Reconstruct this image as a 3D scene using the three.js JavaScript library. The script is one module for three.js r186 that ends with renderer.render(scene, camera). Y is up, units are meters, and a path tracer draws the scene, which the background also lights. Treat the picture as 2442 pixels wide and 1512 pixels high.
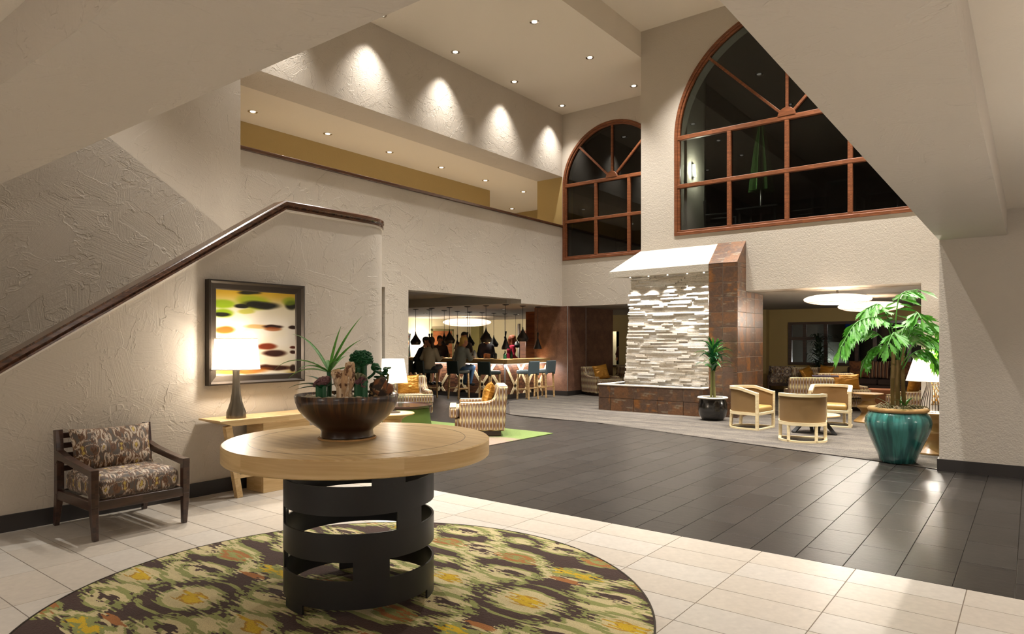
import * as THREE from 'three';
import { RoundedBoxGeometry } from 'three/addons/geometries/RoundedBoxGeometry.js';
import { mergeGeometries, mergeVertices, toCreasedNormals } from 'three/addons/utils/BufferGeometryUtils.js';
import { MarchingCubes } from 'three/addons/objects/MarchingCubes.js';
import { RectAreaLightUniformsLib } from 'three/addons/lights/RectAreaLightUniformsLib.js';

// ---------- camera, sky, exposure ----------
const W = 2442, H = 1512, FOCAL = 1606, HORIZON = 816, EYE = 1.5, YAW = 37.675 * Math.PI / 180;
const scene = new THREE.Scene();
scene.background = new THREE.Color(0x05060a);                         // night outside
const camera = new THREE.PerspectiveCamera(2 * Math.atan(H / 2 / FOCAL) * 180 / Math.PI, W / H, 0.05, 120);
camera.position.set(0, EYE, 0);
camera.rotation.set(0, YAW, 0);
camera.setViewOffset(W, H, 0, -(HORIZON - H / 2), W, H);
camera.updateProjectionMatrix();
scene.add(camera);
const renderer = new THREE.WebGLRenderer();
renderer.toneMapping = THREE.LinearToneMapping;
renderer.toneMappingExposure = 1.38;
renderer.shadowMap.enabled = true;
RectAreaLightUniformsLib.init();
const WARM = [1, 0.955, 0.895], SOFT = [1, 0.92, 0.80], COOLW = [1, 0.97, 0.94];   // lamp colours
const POWER = { lobby: 78, upper: 112, near: 8.2, corridor: 15, bar: 9, lounge: 7, lamp: 4 };  // candela per fitting

// ---------- random numbers and noise ----------
function rng(seed) { let s = seed >>> 0; return () => { s = (s + 0x6d2b79f5) | 0; let t = Math.imul(s ^ (s >>> 15), 1 | s); t = (t + Math.imul(t ^ (t >>> 7), 61 | t)) ^ t; return ((t ^ (t >>> 14)) >>> 0) / 4294967296; }; }
const hsh = (x, y) => { let n = Math.imul(x | 0, 374761393) + Math.imul(y | 0, 668265263) | 0; n = Math.imul(n ^ (n >>> 13), 1274126177); return ((n ^ (n >>> 16)) >>> 0) / 4294967296; };
const mod = (a, n) => ((a % n) + n) % n;
function vn(x, y, p = 4096) {                                         // value noise with period p
  const xi = Math.floor(x), yi = Math.floor(y); let fx = x - xi, fy = y - yi;
  fx = fx * fx * (3 - 2 * fx); fy = fy * fy * (3 - 2 * fy);
  const x0 = mod(xi, p), x1 = mod(xi + 1, p), y0 = mod(yi, p), y1 = mod(yi + 1, p);
  const a = hsh(x0, y0), b = hsh(x1, y0), c = hsh(x0, y1), d = hsh(x1, y1);
  return a + (b - a) * fx + (c - a) * fy + (a - b - c + d) * fx * fy;
}
function fbm(x, y, p, oct = 4) { let s = 0, a = 0.5, n = 0; for (let i = 0; i < oct; i++) { s += a * vn(x, y, p); n += a; x *= 2; y *= 2; p *= 2; a *= 0.5; } return s / n; }
const sm = (a, b, x) => { const t = Math.min(1, Math.max(0, (x - a) / (b - a))); return t * t * (3 - 2 * t); };
const lerp = (a, b, t) => a + (b - a) * t;
const mix3 = (a, b, t) => [lerp(a[0], b[0], t), lerp(a[1], b[1], t), lerp(a[2], b[2], t)];
const hex = (h) => [(h >> 16 & 255) / 255, (h >> 8 & 255) / 255, (h & 255) / 255];

// ---------- textures: computed; u and v count metres ----------
function tex(w, h, fn, size, srgb = true) {
  const d = new Uint8Array(w * h * 4);
  for (let y = 0, i = 0; y < h; y++) for (let x = 0; x < w; x++, i += 4) {
    const c = fn((x + 0.5) / w, (y + 0.5) / h, x, y);
    if (typeof c === 'number') d[i] = d[i + 1] = d[i + 2] = Math.max(0, Math.min(255, c * 255)); else for (let k = 0; k < 3; k++) d[i + k] = Math.max(0, Math.min(255, c[k] * 255));
    d[i + 3] = 255;
  }
  const t = new THREE.DataTexture(d, w, h); t.wrapS = t.wrapT = THREE.RepeatWrapping; t.magFilter = THREE.LinearFilter; t.minFilter = THREE.LinearMipmapLinearFilter; t.generateMipmaps = true;
  if (srgb) t.colorSpace = THREE.SRGBColorSpace;
  t.repeat.set(1 / size[0], 1 / size[1]); t.needsUpdate = true; return t;
}
function plasterHeight(N, strokes, seed) {                            // skip-trowel plaster: overlapping trowel patches with raised edges and fine drag lines
  const h = new Float32Array(N * N).fill(0.3), r = rng(seed);
  for (let k = 0; k < strokes; k++) {
    const cx = r() * N, cy = r() * N, th = (r() - 0.5) * 2.6 + 0.6, L = (0.045 + 0.10 * r()) * N, B = (0.022 + 0.045 * r()) * N, lv = 0.25 + 0.5 * r(), c = Math.cos(th), s = Math.sin(th), R = Math.ceil(L * 1.25), o = Math.floor(r() * 999);
    const fr = 300 / N;
    for (let dy = -R; dy <= R; dy++) for (let dx = -R; dx <= R; dx++) {
      const u = (dx * c + dy * s) / L, v = (-dx * s + dy * c) / B;
      if (u * u > 1.5 || v * v > 1.5) continue;
      const w = vn(u * 4 + o, v * 3 + o) * 0.5 + vn(u * 13 + o, v * 8) * 0.22;
      const e = 1.15 - Math.max(Math.abs(u), Math.abs(v)) - w * 0.75;
      if (e < 0) continue;
      const i = mod(Math.round(cy) + dy, N) * N + mod(Math.round(cx) + dx, N);
      const drag = (vn(v * B * fr * 2.2 + o, u * 1.5) - 0.5) * 0.13;
      const rim = Math.exp(-(((e - 0.03) / 0.04) ** 2)) * 0.26 * (v > -0.2 ? 1 : 0.2);
      h[i] = lerp(h[i], lv + drag + rim, sm(0, 0.06, e) * 0.85);
    }
  }
  return h;
}
const NP = 1280, plasterH = plasterHeight(NP, 300, 11);
const T = {};
T.plaster = tex(NP, NP, (u, v, x, y) => plasterH[y * NP + x] * 0.8 + 0.05 * vn(u * 300, v * 300, 300), [3.2, 3.2], false);
T.stipple = tex(512, 512, (u, v) => 0.55 * fbm(u * 40, v * 40, 40, 3) + 0.45 * vn(u * 130, v * 130, 130), [1.3, 1.3], false);
T.whiteTile = tex(512, 512, (u, v) => { const n = fbm(u * 60, v * 60, 60, 3), m = fbm(u * 5, v * 5, 5, 3); const c = 0.765 + (n - 0.5) * 0.06 + (m - 0.5) * 0.02; return [c, c * 0.96, c * 0.905]; }, [1.7, 1.7]);
T.darkTile = tex(512, 512, (u, v) => { const g = fbm(u * 6, v * 90, 6, 4) * 0.5 + fbm(u * 20, v * 20, 20, 3) * 0.5; const c = 0.178 + (g - 0.5) * 0.13; return [c * 1.06, c * 0.97, c * 0.89]; }, [1.1, 1.1]);
T.carpet = tex(1024, 1024, (u, v, x, y) => { const r0 = Math.floor(y / 5); let n = vn(u * 14 + hsh(r0, 3) * 9, r0 * 0.55, 4096) * 0.55 + hsh(x >> 2, r0) * 0.25 + hsh(x, y) * 0.2; n = n * 0.85 + 0.15 * fbm(u * 3, v * 12, 3, 2); return mix3(hex(0x393430), hex(0x696156), sm(0.25, 0.75, n)); }, [2.4, 2.4]);
T.carpetB = tex(256, 256, (u, v, x, y) => hsh(x >> 1, y) * 0.6 + hsh(x, y >> 1) * 0.4, [0.5, 0.5], false);
function wood(c0, c1, stretch, seed, size) { return tex(512, 512, (u, v) => { const w = fbm(u * 2 + seed, v * 3, 64, 2) * 0.6; const g = fbm(u * 2 + seed, (v + w * 0.1) * stretch, 512, 4); const f = vn(u * 10, v * 240 + seed, 4096); return mix3(c0, c1, sm(0.25, 0.75, g) * 0.75 + f * 0.25); }, size); }
T.oak = wood(hex(0xd6b988), hex(0xc09e6a), 44, 3, [0.9, 0.9]);
T.railWood = wood(hex(0x65432f), hex(0x3c261b), 30, 9, [0.6, 0.6]);
T.walnut = wood(hex(0x4a3024), hex(0x2a1812), 30, 7, [0.6, 0.6]);
T.beech = wood(hex(0xd9bb8a), hex(0xb28c58), 20, 12, [0.5, 0.5]);
T.pale = wood(hex(0xe6d6b0), hex(0xd2bd92), 20, 14, [0.5, 0.5]);
T.plank = wood(hex(0x8a5e40), hex(0x4c2f20), 18, 19, [0.5, 0.5]);
T.redwood = wood(hex(0x9a5a30), hex(0x6e3a1c), 30, 23, [0.6, 0.6]);
T.mahogany = wood(hex(0x8a5230), hex(0x643619), 26, 29, [0.5, 0.5]);

// ikat pattern: medallions, curls, stars, all with edges broken into rows of threads; half-drop repeat of 3.24 x 2.34
const MOTIFS = [];
{ const add = (t, x, z, a, b) => MOTIFS.push([t, x, z, a, b]);
  for (const s of [-1, 1]) { add('y', s * 0.63, 0, 0.19, 0.12); add('s', 0, s * 0.55, 0.17, 0.11); add('c', s * 0.36, 0.31, 0.25, 0.14); add('c', s * 0.36, -0.31, 0.25, 0.14); add('o', s * 0.5, 0.59, 0.16, 0.1); add('o', s * 0.5, -0.59, 0.16, 0.1); add('p', s * 0.88, 0.25, 0.17, 0.1); add('p', s * 0.88, -0.25, 0.17, 0.1); add('c', s * 1.2, 0.1, 0.27, 0.15); add('c', s * 0.85, 0.62, 0.22, 0.14); add('c', s * 0.85, -0.62, 0.22, 0.14); add('d', s * 0.02, s * 0.42, 0.12, 0.03); add('d', s * 1.3, -0.3, 0.1, 0.03); }
  for (const s of [-1, 1]) for (const q of [-1, 1]) { add('c', s * 0.36, q * 0.93, 0.23, 0.13); add('p', s * 0.64, q * 1.1, 0.17, 0.1); } add('o', 0, 0.85, 0.16, 0.1); add('o', 0, -0.85, 0.16, 0.1); add('b', 0, 1.17, 0.25, 0.17);
  add('b', 0, 0, 0.34, 0.235); }
function ikat(x, z, P, rh) {
  const row = Math.floor(z / rh), row2 = Math.floor(z / (rh * 1.7));
  x += (hsh(row, 5) - 0.5) * 0.11 + (hsh(row2, Math.floor(x / 0.17) + 9) - 0.5) * 0.05 + (vn(x * 3, z * 3, 4096) - 0.5) * 0.06;
  z += (vn(x * 2.3, z * 2.3 + 9, 4096) - 0.5) * 0.05;
  let col = P.ground, best = 0;
  for (let pass = 0; pass < 2; pass++) {
    const lx = mod(x + pass * 1.62 + 1.62, 3.24) - 1.62, lz = mod(z + pass * 1.17 + 1.17, 2.34) - 1.17, u = Math.abs(lx), v = Math.abs(lz);
    if (u > 0.3 && u < 1.5 && best < 1) { const dl = Math.abs(v - 0.10 - (u - 0.3) * 0.52 - 0.06 * Math.sin(u * 9)); if (dl < 0.04) { col = P.pale; best = 0.6; } else if (dl < 0.075 && best < 0.5) { col = P.mid; best = 0.5; } }
  }
  for (let pass = 0; pass < 2; pass++) {
    const lx = mod(x + pass * 1.62 + 1.62, 3.24) - 1.62, lz = mod(z + pass * 1.17 + 1.17, 2.34) - 1.17;
    for (const [t, mx, mz, a, b] of MOTIFS) {
      const dx = mod(lx - mx + 1.62, 3.24) - 1.62, dz = mod(lz - mz + 1.17, 2.34) - 1.17;
      if (Math.abs(dx) > a * 1.6 || Math.abs(dz) > b * 1.6) continue;
      const d = Math.hypot(dx / a, dz / b);
      if (t === 'b') { if (d < 0.24) return P.sun; if (d < 0.31) return P.rust2; if (d < 0.62) return P.pale; if (d < 0.73) return P.mid; if (d < 1.0) col = P.ground; else if (d < 1.1) col = P.mid; }
      else if (t === 'y') { if (d < 0.4) return P.sun; if (d < 0.5) return P.rust2; if (d < 0.92) return P.pale; if (d < 1.12) return P.mid; }
      else if (t === 's') { const q = Math.abs(dz) / b - Math.abs(dx) / a * 0.8; if (q < 0.0 && d < 0.85) return P.sun; if (q < 0.42 && d < 1.05) return P.mid; if (d < 0.75) return P.ground; if (d < 0.95) return P.pale; }
      else if (t === 'o') { if (d < 0.4) return P.mid; if (d < 0.75) return P.rust; if (d < 1.0) return P.mid; }
      else if (t === 'c') { const open = mx > 0 ? dx < 0 : dx > 0; if (d < 0.42 && !(dz > 0 && Math.abs(dx) < a * 0.2)) return P.ground; if (d < 0.7 && !(open && Math.abs(dz) < b * 0.25)) return P.pale; if (d < 0.86) { if (best < 0.9) { col = P.mid; best = 0.9; } } }
      else if (t === 'p') { if (d < 0.5) return P.pale; if (d < 0.78) return P.mid; }
      else if (t === 'd') { if (d < 1) return P.rust; }
    }
  }
  return col;
}
const RUG = { ground: hex(0x3e2a22), mid: hex(0x82854a), pale: hex(0xbbac80), sun: hex(0xbd9c12), rust: hex(0x97602f), rust2: hex(0xa17a22) };
const RUGR = 1.70, RUGC = [-3.10, -2.51];
T.rug = tex(1536, 1536, (u, v, x, y) => { const X = (u - 0.5) * 3.44, Z = (v - 0.5) * 3.44; const c = ikat(X + 0.83, Z - 0.54, RUG, 0.013), n = 0.88 + 0.2 * hsh(x, y) - 0.12 * (fbm(u * 9, v * 60, 64, 2) - 0.3); return [c[0] * n, c[1] * n, c[2] * n]; }, [1, 1]);
T.pile = tex(256, 256, (u, v, x, y) => hsh(x, y) * 0.5 + 0.5 * hsh(x >> 1, (y >> 1) + 77), [0.28, 0.28], false);
const FAB = { ground: hex(0x5f564f), mid: hex(0x76543a), pale: hex(0xcfc0ae), sun: hex(0xcdb35c), rust: hex(0x5a3a26), rust2: hex(0x6a452c) };
T.ikat = tex(740, 1024, (u, v, x, y) => { let c = ikat(v * 3.24, u * 2.34, FAB, 0.016); if (c === FAB.ground) { const q = mod(fbm(u * 5, v * 4, 1, 1) * 0 + vn(u * 6, v * 6 + hsh(x >> 2, 1) * 0.12, 6) * 3.2, 1); if (q < 0.12) c = FAB.pale; else if (q < 0.26) c = FAB.mid; } const n = 0.9 + 0.16 * hsh(x, y); return [c[0] * n, c[1] * n, c[2] * n]; }, [0.52, 0.72]);
T.diamond = tex(256, 424, (u, v) => {                                 // upright cream lozenges between brown and lilac threads
  const a = mod(u * 2, 1) - 0.5, b = mod(v, 1) - 0.5, d = Math.abs(a) * 2.5 + Math.abs(b) * 2.1, edge = Math.abs(a);
  const n = 0.92 + 0.14 * vn(u * 90, v * 30, 4096);
  const c = d < 0.72 ? hex(0xc6b88e) : d < 0.92 ? hex(0xa98a50) : edge > 0.36 ? hex(0x9d9187) : hex(0x725233);
  return [c[0] * n, c[1] * n, c[2] * n];
}, [0.106, 0.176]);
T.weave = tex(256, 256, (u, v, x, y) => 0.5 + 0.5 * Math.sin(x * Math.PI / 2) * Math.sin(y * Math.PI / 2) + (hsh(x, y) - 0.5) * 0.4, [0.12, 0.12], false);
T.silk = tex(256, 256, (u, v) => fbm(u * 5 + 2 * fbm(u * 3, v * 3, 3, 2), v * 14, 64, 3), [0.45, 0.45], false);
T.copper = [0, 1, 2].map((k) => tex(256, 256, (u, v) => { const a = fbm(u * 4 + k * 7, v * 5, 64, 4), b = fbm(u * 3 + 20 + k, v * 12, 64, 3), g = fbm(u * 22, v * 22 + k * 9, 64, 3); let c = mix3(hex(0x5c473a), hex(k === 1 ? 0x85572f : 0x755238), sm(0.35, 0.7, a)); c = mix3(c, hex(0x8f8674), sm(0.66, 0.82, b) * 0.6); return c.map((q) => q * (0.85 + 0.3 * g)); }, [0.6, 0.6]));
T.mosaic = tex(512, 512, (u, v, x, y) => { const a = hsh(x >> 2, y >> 2), n = fbm(u * 6, v * 6, 6, 2); const e = (x & 3) === 0 || (y & 3) === 0; const c = mix3(hex(0x7d5646), hex(0xb78c70), a * 0.7 + (n - 0.5) * 0.7); return e ? c.map((q) => q * 0.55) : c; }, [0.9, 0.9]);
T.stone = tex(256, 256, (u, v) => { const g = fbm(u * 8, v * 20, 64, 4), f = fbm(u * 40, v * 40, 64, 2); const c = mix3(hex(0xf4f0ea), hex(0xe2dcd2), sm(0.3, 0.75, g)); return c.map((q) => q * (0.9 + 0.16 * f)); }, [0.5, 0.5]);
T.rust = tex(256, 256, (u, v) => { const a = fbm(u * 8, v * 8, 8, 3); const q = (Math.floor(u * 8) + Math.floor(v * 8)) & 1; return mix3(hex(0x7a4a26), hex(0x4e2d1a), sm(0.35, 0.65, a) * 0.8 + q * 0.1); }, [0.4, 0.4]);
T.trellis = tex(256, 256, (u, v) => { const a = Math.sin(u * 25.13) + Math.sin(v * 25.13 + Math.sin(u * 25.13) * 0.4); return Math.abs(a) < 0.42 ? hex(0xc98f2a) : hex(0xefe7d6); }, [0.36, 0.36]);
T.stripe = tex(256, 16, (u) => { const k = mod(u * 4, 1); return k < 0.1 ? hex(0xcbb896) : k < 0.55 ? hex(0x3c2318) : k < 0.62 ? hex(0x8a7058) : hex(0x6a3c20); }, [0.36, 0.36]);
T.art = tex(640, 640, (u, v) => {                                     // blurred abstract print: soft horizontal bars
  const y = 1 - v; const wob = (a) => 0.05 * (fbm(u * 3 + a, v * 2 + a, 64, 3) - 0.5);
  let c = mix3(hex(0xf3e7c8), hex(0xe7b92c), sm(0.22, 0.0, y) + 0.55 * sm(0.62, 0.95, y) * sm(0.35, 0.75, fbm(u * 2, v * 6 + 3, 64, 3)));
  c = mix3(c, hex(0xfbf3e6), sm(0.35, 0.65, fbm(u * 2.5 + 5, v * 4, 64, 3)) * sm(0.2, 0.4, y) * 0.8);
  const bar = (cx, cy, a, b, col, k = 1) => { const d = Math.hypot((u - cx) / a, (y + wob(cx * 9 + cy) - cy) / b); c = mix3(c, col, k * sm(1.15, 0.55, d)); };
  bar(0.08, 0.16, 0.17, 0.06, hex(0x9fbf16)); bar(0.45, 0.13, 0.24, 0.1, hex(0xa8b51c)); bar(0.55, 0.16, 0.26, 0.055, hex(0x161408)); bar(0.3, 0.17, 0.1, 0.03, hex(0x161408)); bar(0.95, 0.13, 0.1, 0.07, hex(0x1a1608)); bar(0.93, 0.08, 0.12, 0.06, hex(0x8aa616), 0.7); bar(0.4, 0.02, 0.16, 0.03, hex(0x2a2408)); bar(0.08, 0.27, 0.14, 0.06, hex(0x96b514)); bar(0.06, 0.29, 0.12, 0.03, hex(0x1c1a0a)); bar(0.36, 0.25, 0.12, 0.035, hex(0xc3bf3a), 0.8);
  bar(0.1, 0.47, 0.14, 0.05, hex(0xc65a1c)); bar(0.5, 0.42, 0.2, 0.03, hex(0xd9a04a), 0.7); bar(0.7, 0.42, 0.15, 0.028, hex(0x2a0e06)); bar(0.7, 0.45, 0.13, 0.03, hex(0x9a4a18), 0.8); bar(0.97, 0.42, 0.07, 0.025, hex(0x2a0e06));
  bar(0.62, 0.67, 0.15, 0.045, hex(0x7a2c10)); bar(0.97, 0.67, 0.05, 0.02, hex(0x5a1c08)); bar(0.72, 0.75, 0.18, 0.045, hex(0x3a1408)); bar(0.97, 0.73, 0.05, 0.025, hex(0x3a1408)); bar(0.3, 0.73, 0.2, 0.05, hex(0xb05a18), 0.7);
  bar(0.7, 0.93, 0.3, 0.04, hex(0x3c1606)); bar(0.3, 0.95, 0.4, 0.05, hex(0xb4600f), 0.8); bar(0.97, 0.93, 0.05, 0.05, hex(0x2c0e04));
  return c.map((q) => q * 0.8);
}, [1, 1]);
T.art2 = tex(128, 128, (u, v) => { const a = fbm(u * 5, v * 4, 64, 3), b = fbm(u * 7 + 9, v * 7, 64, 3); return mix3(mix3(hex(0x5a2210), hex(0xb0701c), sm(0.4, 0.6, a)), hex(0x3c4a2c), sm(0.5, 0.65, b)); }, [1, 1]);
T.greenRug = tex(512, 512, (u, v, x, y) => { const n = vn(u * 4 + hsh(y >> 1, 3) * 2, v * 30, 4096); const t = v + (n - 0.5) * 0.2; let c = mix3(hex(0x5f7038), hex(0x4c2c28), sm(0.10, 0.2, t)); c = mix3(c, hex(0x7c6a5c), sm(0.26, 0.36, t)); c = mix3(c, hex(0x5f7038), sm(0.62, 0.72, t)); const k = 0.85 + 0.3 * hsh(x, y); return c.map((q) => q * k); }, [1, 1]);
T.driftwood = tex(256, 256, (u, v) => { const g = fbm(u * 16, v * 3, 64, 4), p = fbm(u * 10 + 4, v * 10, 64, 3); return mix3(mix3(hex(0xecd6b8), hex(0xc09a74), sm(0.35, 0.65, g)), hex(0x6a4630), sm(0.62, 0.74, p)); }, [0.3, 0.3]);
T.rock = tex(256, 256, (u, v) => { const g = fbm(u * 5, v * 5, 64, 4), p = fbm(u * 9 + 4, v * 9, 64, 3); return mix3(mix3(hex(0x33261c), hex(0x84502a), sm(0.4, 0.65, g)), hex(0xb8946a), sm(0.6, 0.75, p)); }, [0.25, 0.25]);
T.glaze = tex(1024, 128, (u, v) => { const st = fbm(u * 160, v * 3, 4096, 3); const band = sm(0.3, 0.95, v) ; return mix3(hex(0x210b09), mix3(hex(0x2a1a12), hex(0x64421e), sm(0.4, 0.7, st)), band * 0.9); }, [1, 1]);
T.teal = tex(256, 256, (u, v) => { const st = fbm(u * 60, v * 2, 4096, 4); return mix3(hex(0x2a5e5c), hex(0x45918a), sm(0.3, 0.75, st)); }, [1, 1]);
T.leaf = tex(64, 64, (u, v) => { const f = vn(u * 3, v * 40); return mix3([0.75, 0.75, 0.75], [1, 1, 1], f); }, [1, 1]);

// ---------- materials ----------
const lin = (h) => new THREE.Color(h);
function std(color, rough, o = {}) { return new THREE.MeshStandardMaterial({ color, roughness: rough, ...o }); }
function phys(color, rough, o = {}) { return new THREE.MeshPhysicalMaterial({ color, roughness: rough, ...o }); }
const PL = 0xc2b8aa;
const M = {
  plaster: std(PL, 0.85, { bumpMap: T.plaster, bumpScale: 0.010 }),
  plasterFar: std(PL, 0.85, { bumpMap: T.plaster, bumpScale: 0.022 }),
  plasterFine: std(PL, 0.85, { bumpMap: T.plaster, bumpScale: 0.010 }),
  stipple: std(PL, 0.88, { bumpMap: T.stipple, bumpScale: 0.004 }),
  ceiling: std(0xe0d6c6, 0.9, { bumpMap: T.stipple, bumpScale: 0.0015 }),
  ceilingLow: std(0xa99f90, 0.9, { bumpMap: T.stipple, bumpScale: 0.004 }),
  yellow: std(0xb8a06a, 0.85, { bumpMap: T.stipple, bumpScale: 0.003 }),
  cream: std(0xcfc09a, 0.85, { bumpMap: T.stipple, bumpScale: 0.003 }),
  white: std(0xe8e0d2, 0.7),
  base: std(0x2b2725, 0.45), trimDark: std(0x14100e, 0.4),
  dark: std(0x171513, 0.7), black: std(0x0d0c0c, 0.45),
  groutLight: std(0xa3978a, 0.9), counter: std(0xc4bba8, 0.45, { map: T.beech }),
  grout: std(0x7b6e60, 0.9), groutDark: std(0x8a8074, 0.9),
  whiteTile: [0xffffff, 0xf8f5f1, 0xfcf9f5].map((c) => std(c, 0.32, { map: T.whiteTile })),
  darkTile: [0xffffff, 0xf2f0ee, 0xe6e3e0].map((c) => std(c, 0.35, { map: T.darkTile, bumpMap: T.stipple, bumpScale: 0.0008 })),
  carpet: std(0xffffff, 0.97, { map: T.carpet, bumpMap: T.carpetB, bumpScale: 0.004 }),
  rug: std(0xffffff, 0.95, { map: T.rug, bumpMap: T.pile, bumpScale: 0.004 }),
  greenRug: std(0xffffff, 0.97, { map: T.greenRug, bumpMap: T.pile, bumpScale: 0.004 }),
  oak: phys(0xffffff, 0.38, { map: T.oak }), beech: std(0xffffff, 0.5, { map: T.beech }), paleWood: std(0xffffff, 0.45, { map: T.pale }),
  walnut: phys(0xffffff, 0.3, { map: T.walnut, clearcoat: 0.4, clearcoatRoughness: 0.25 }),
  rail: phys(0xffffff, 0.26, { map: T.railWood, clearcoat: 0.8, clearcoatRoughness: 0.15 }),
  plank: [0xffffff, 0xd8cfc8, 0xb8aaa2].map((c) => std(c, 0.45, { map: T.plank })), redwood: std(0xffffff, 0.45, { map: T.redwood }), mahogany: std(0xffffff, 0.45, { map: T.mahogany }),
  blackMetal: std(0x2c2b2c, 0.4, { metalness: 0.35 }), gunmetal: std(0x6b6459, 0.33, { metalness: 0.9 }), steel: std(0xb9b9bd, 0.35, { metalness: 0.9 }), bronze: std(0x3a322a, 0.4, { metalness: 0.6 }),
  ikat: phys(0xffffff, 0.6, { map: T.ikat, bumpMap: T.weave, bumpScale: 0.0008, sheen: 0.5, sheenRoughness: 0.4, sheenColor: new THREE.Color(0.8, 0.75, 0.7) }),
  diamond: std(0xffffff, 0.8, { map: T.diamond, bumpMap: T.weave, bumpScale: 0.0008 }),
  gold: phys(0xa87526, 0.4, { metalness: 0.4, bumpMap: T.silk, bumpScale: 0.02, sheen: 0.6, sheenRoughness: 0.3, sheenColor: new THREE.Color(0.9, 0.6, 0.2) }),
  tan: std(0x7d6038, 0.85, { bumpMap: T.weave, bumpScale: 0.001 }), leather: phys(0xa07f45, 0.42, {}), leather2: phys(0xc08a35, 0.38, {}),
  brown: std(0x3a2820, 0.85, { bumpMap: T.weave, bumpScale: 0.001 }), rustFabric: std(0xffffff, 0.85, { map: T.rust }), trellis: std(0xffffff, 0.85, { map: T.trellis }), stripe: std(0xffffff, 0.85, { map: T.stripe }),
  teal: phys(0x27322f, 0.5, {}), tealBlue: phys(0x5b6a70, 0.45, {}),
  copper: T.copper.map((t) => phys(0xffffff, 0.34, { map: t, metalness: 0.25 })), mosaic: std(0xffffff, 0.42, { map: T.mosaic, bumpMap: T.stipple, bumpScale: 0.003 }),
  stone: [0xffffff, 0xf7f3ec, 0xece5da].map((c) => std(c, 0.75, { map: T.stone })), hood: std(0xb9b0a1, 0.75, { bumpMap: T.stipple, bumpScale: 0.004 }),
  water: phys(0xdfe8e6, 0.03, { transmission: 1, thickness: 0.3, ior: 1.33 }),
  glass: phys(0x9aa09c, 0.02, { transmission: 1, thickness: 0, ior: 1.52 }), clearGlass: phys(0xf4f6f4, 0.03, { transmission: 1, thickness: 0, ior: 1.5 }), bottle: phys(0x1f4a2c, 0.08, { transmission: 0.7, thickness: 0, ior: 1.5 }),
  shade: phys(0xfff6e8, 0.95, { transmission: 0.4, thickness: 0, emissive: new THREE.Color(1, 0.94, 0.85), emissiveIntensity: 0.8 }),
  glow: std(0xffffff, 0.6, { emissive: new THREE.Color(1, 0.92, 0.8), emissiveIntensity: 1.6 }), glowSoft: std(0xffffff, 0.6, { emissive: new THREE.Color(1, 0.93, 0.84), emissiveIntensity: 0.85 }),
  chrome: std(0xd8d2c6, 0.18, { metalness: 1 }),
  glaze: phys(0xffffff, 0.3, { map: T.glaze, clearcoat: 0.5, clearcoatRoughness: 0.12 }), glazeTeal: phys(0xffffff, 0.2, { map: T.teal, clearcoat: 0.9, clearcoatRoughness: 0.1 }), glazeBlack: phys(0x11100f, 0.2, { clearcoat: 0.8, clearcoatRoughness: 0.1 }), terracotta: std(0xc09560, 0.75), 
  moss: std(0x8a7c62, 0.95), soil: std(0x4b3a2c, 0.95), pebble: [0xcfc3b0, 0xa8957c, 0xe3dccf].map((c) => std(c, 0.7)),
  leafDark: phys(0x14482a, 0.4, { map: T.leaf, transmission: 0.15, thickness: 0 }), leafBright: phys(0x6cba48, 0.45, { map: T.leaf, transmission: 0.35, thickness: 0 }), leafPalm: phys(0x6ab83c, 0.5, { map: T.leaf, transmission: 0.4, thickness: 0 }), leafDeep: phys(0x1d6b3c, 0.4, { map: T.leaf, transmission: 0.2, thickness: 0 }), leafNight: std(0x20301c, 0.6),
  cactus: phys(0x1c5a34, 0.45), cactusPale: std(0x9c9a78, 0.6), pink: std(0x7d5558, 0.6), crest: phys(0x145a2c, 0.5), cane: std(0x6b6a38, 0.8), bark: std(0x7a6238, 0.85),
  driftwood: std(0xffffff, 0.85, { map: T.driftwood }), rock: std(0xffffff, 0.7, { map: T.rock }),
  art: std(0xffffff, 0.25, { map: T.art }), art2: std(0xffffff, 0.4, { map: T.art2 }),
  limeGreen: std(0x4a5e1c, 0.8), umbrella: std(0x3c6a28, 0.85), terrace: std(0x14120f, 0.9), terraceFloor: std(0x2a2622, 0.8),
  skin: std(0xb98163, 0.55), skinDark: std(0x7a4c36, 0.55), hairDark: std(0x1c120c, 0.6), hairBrown: std(0x3b2415, 0.55), hairBlonde: std(0xc9a050, 0.5), hairRed: std(0x7a3c1c, 0.6),
};

// ---------- objects ----------
const used = new Map();
function numbered(name) { const k = used.get(name) ?? 0; used.set(name, k + 1); return k ? name + '_' + String(k).padStart(3, '0') : name; }
function tag(o, label, category, group, kind) { if (label) o.userData.label = label; if (category) o.userData.category = category; if (group) o.userData.group = group; if (kind) o.userData.kind = kind; return o; }
function thing(name, label, category, [x, y, z] = [0, 0, 0], turn = 0, group) { const o = new THREE.Group(); o.name = numbered(name); o.position.set(x, y, z); o.rotation.y = turn; scene.add(o); return tag(o, label, category, group); }
function struct(name, geos, m) { const o = geos ? mesh(geos, m) : new THREE.Group(); o.name = numbered(name); o.userData.kind = 'structure'; scene.add(o); return o; }
function clean(g) {
  g = g.index ? g.toNonIndexed() : g; if (!g.attributes.normal) g.computeVertexNormals();
  for (const k of Object.keys(g.attributes)) if (!['position', 'normal', 'uv'].includes(k)) g.deleteAttribute(k);
  if (!g.attributes.uv) boxUV(g); return g;
}
function mesh(geos, m) { const l = Array.isArray(geos) ? geos : [geos]; const g = l.length === 1 ? l[0] : mergeGeometries(l.map(clean)); const o = new THREE.Mesh(g, m); o.castShadow = o.receiveShadow = true; return o; }
function part(name, geos, m, parent, label) { const o = mesh(geos, m); o.name = numbered(name); parent.add(o); if (label) o.userData.label = label; return o; }
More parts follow.
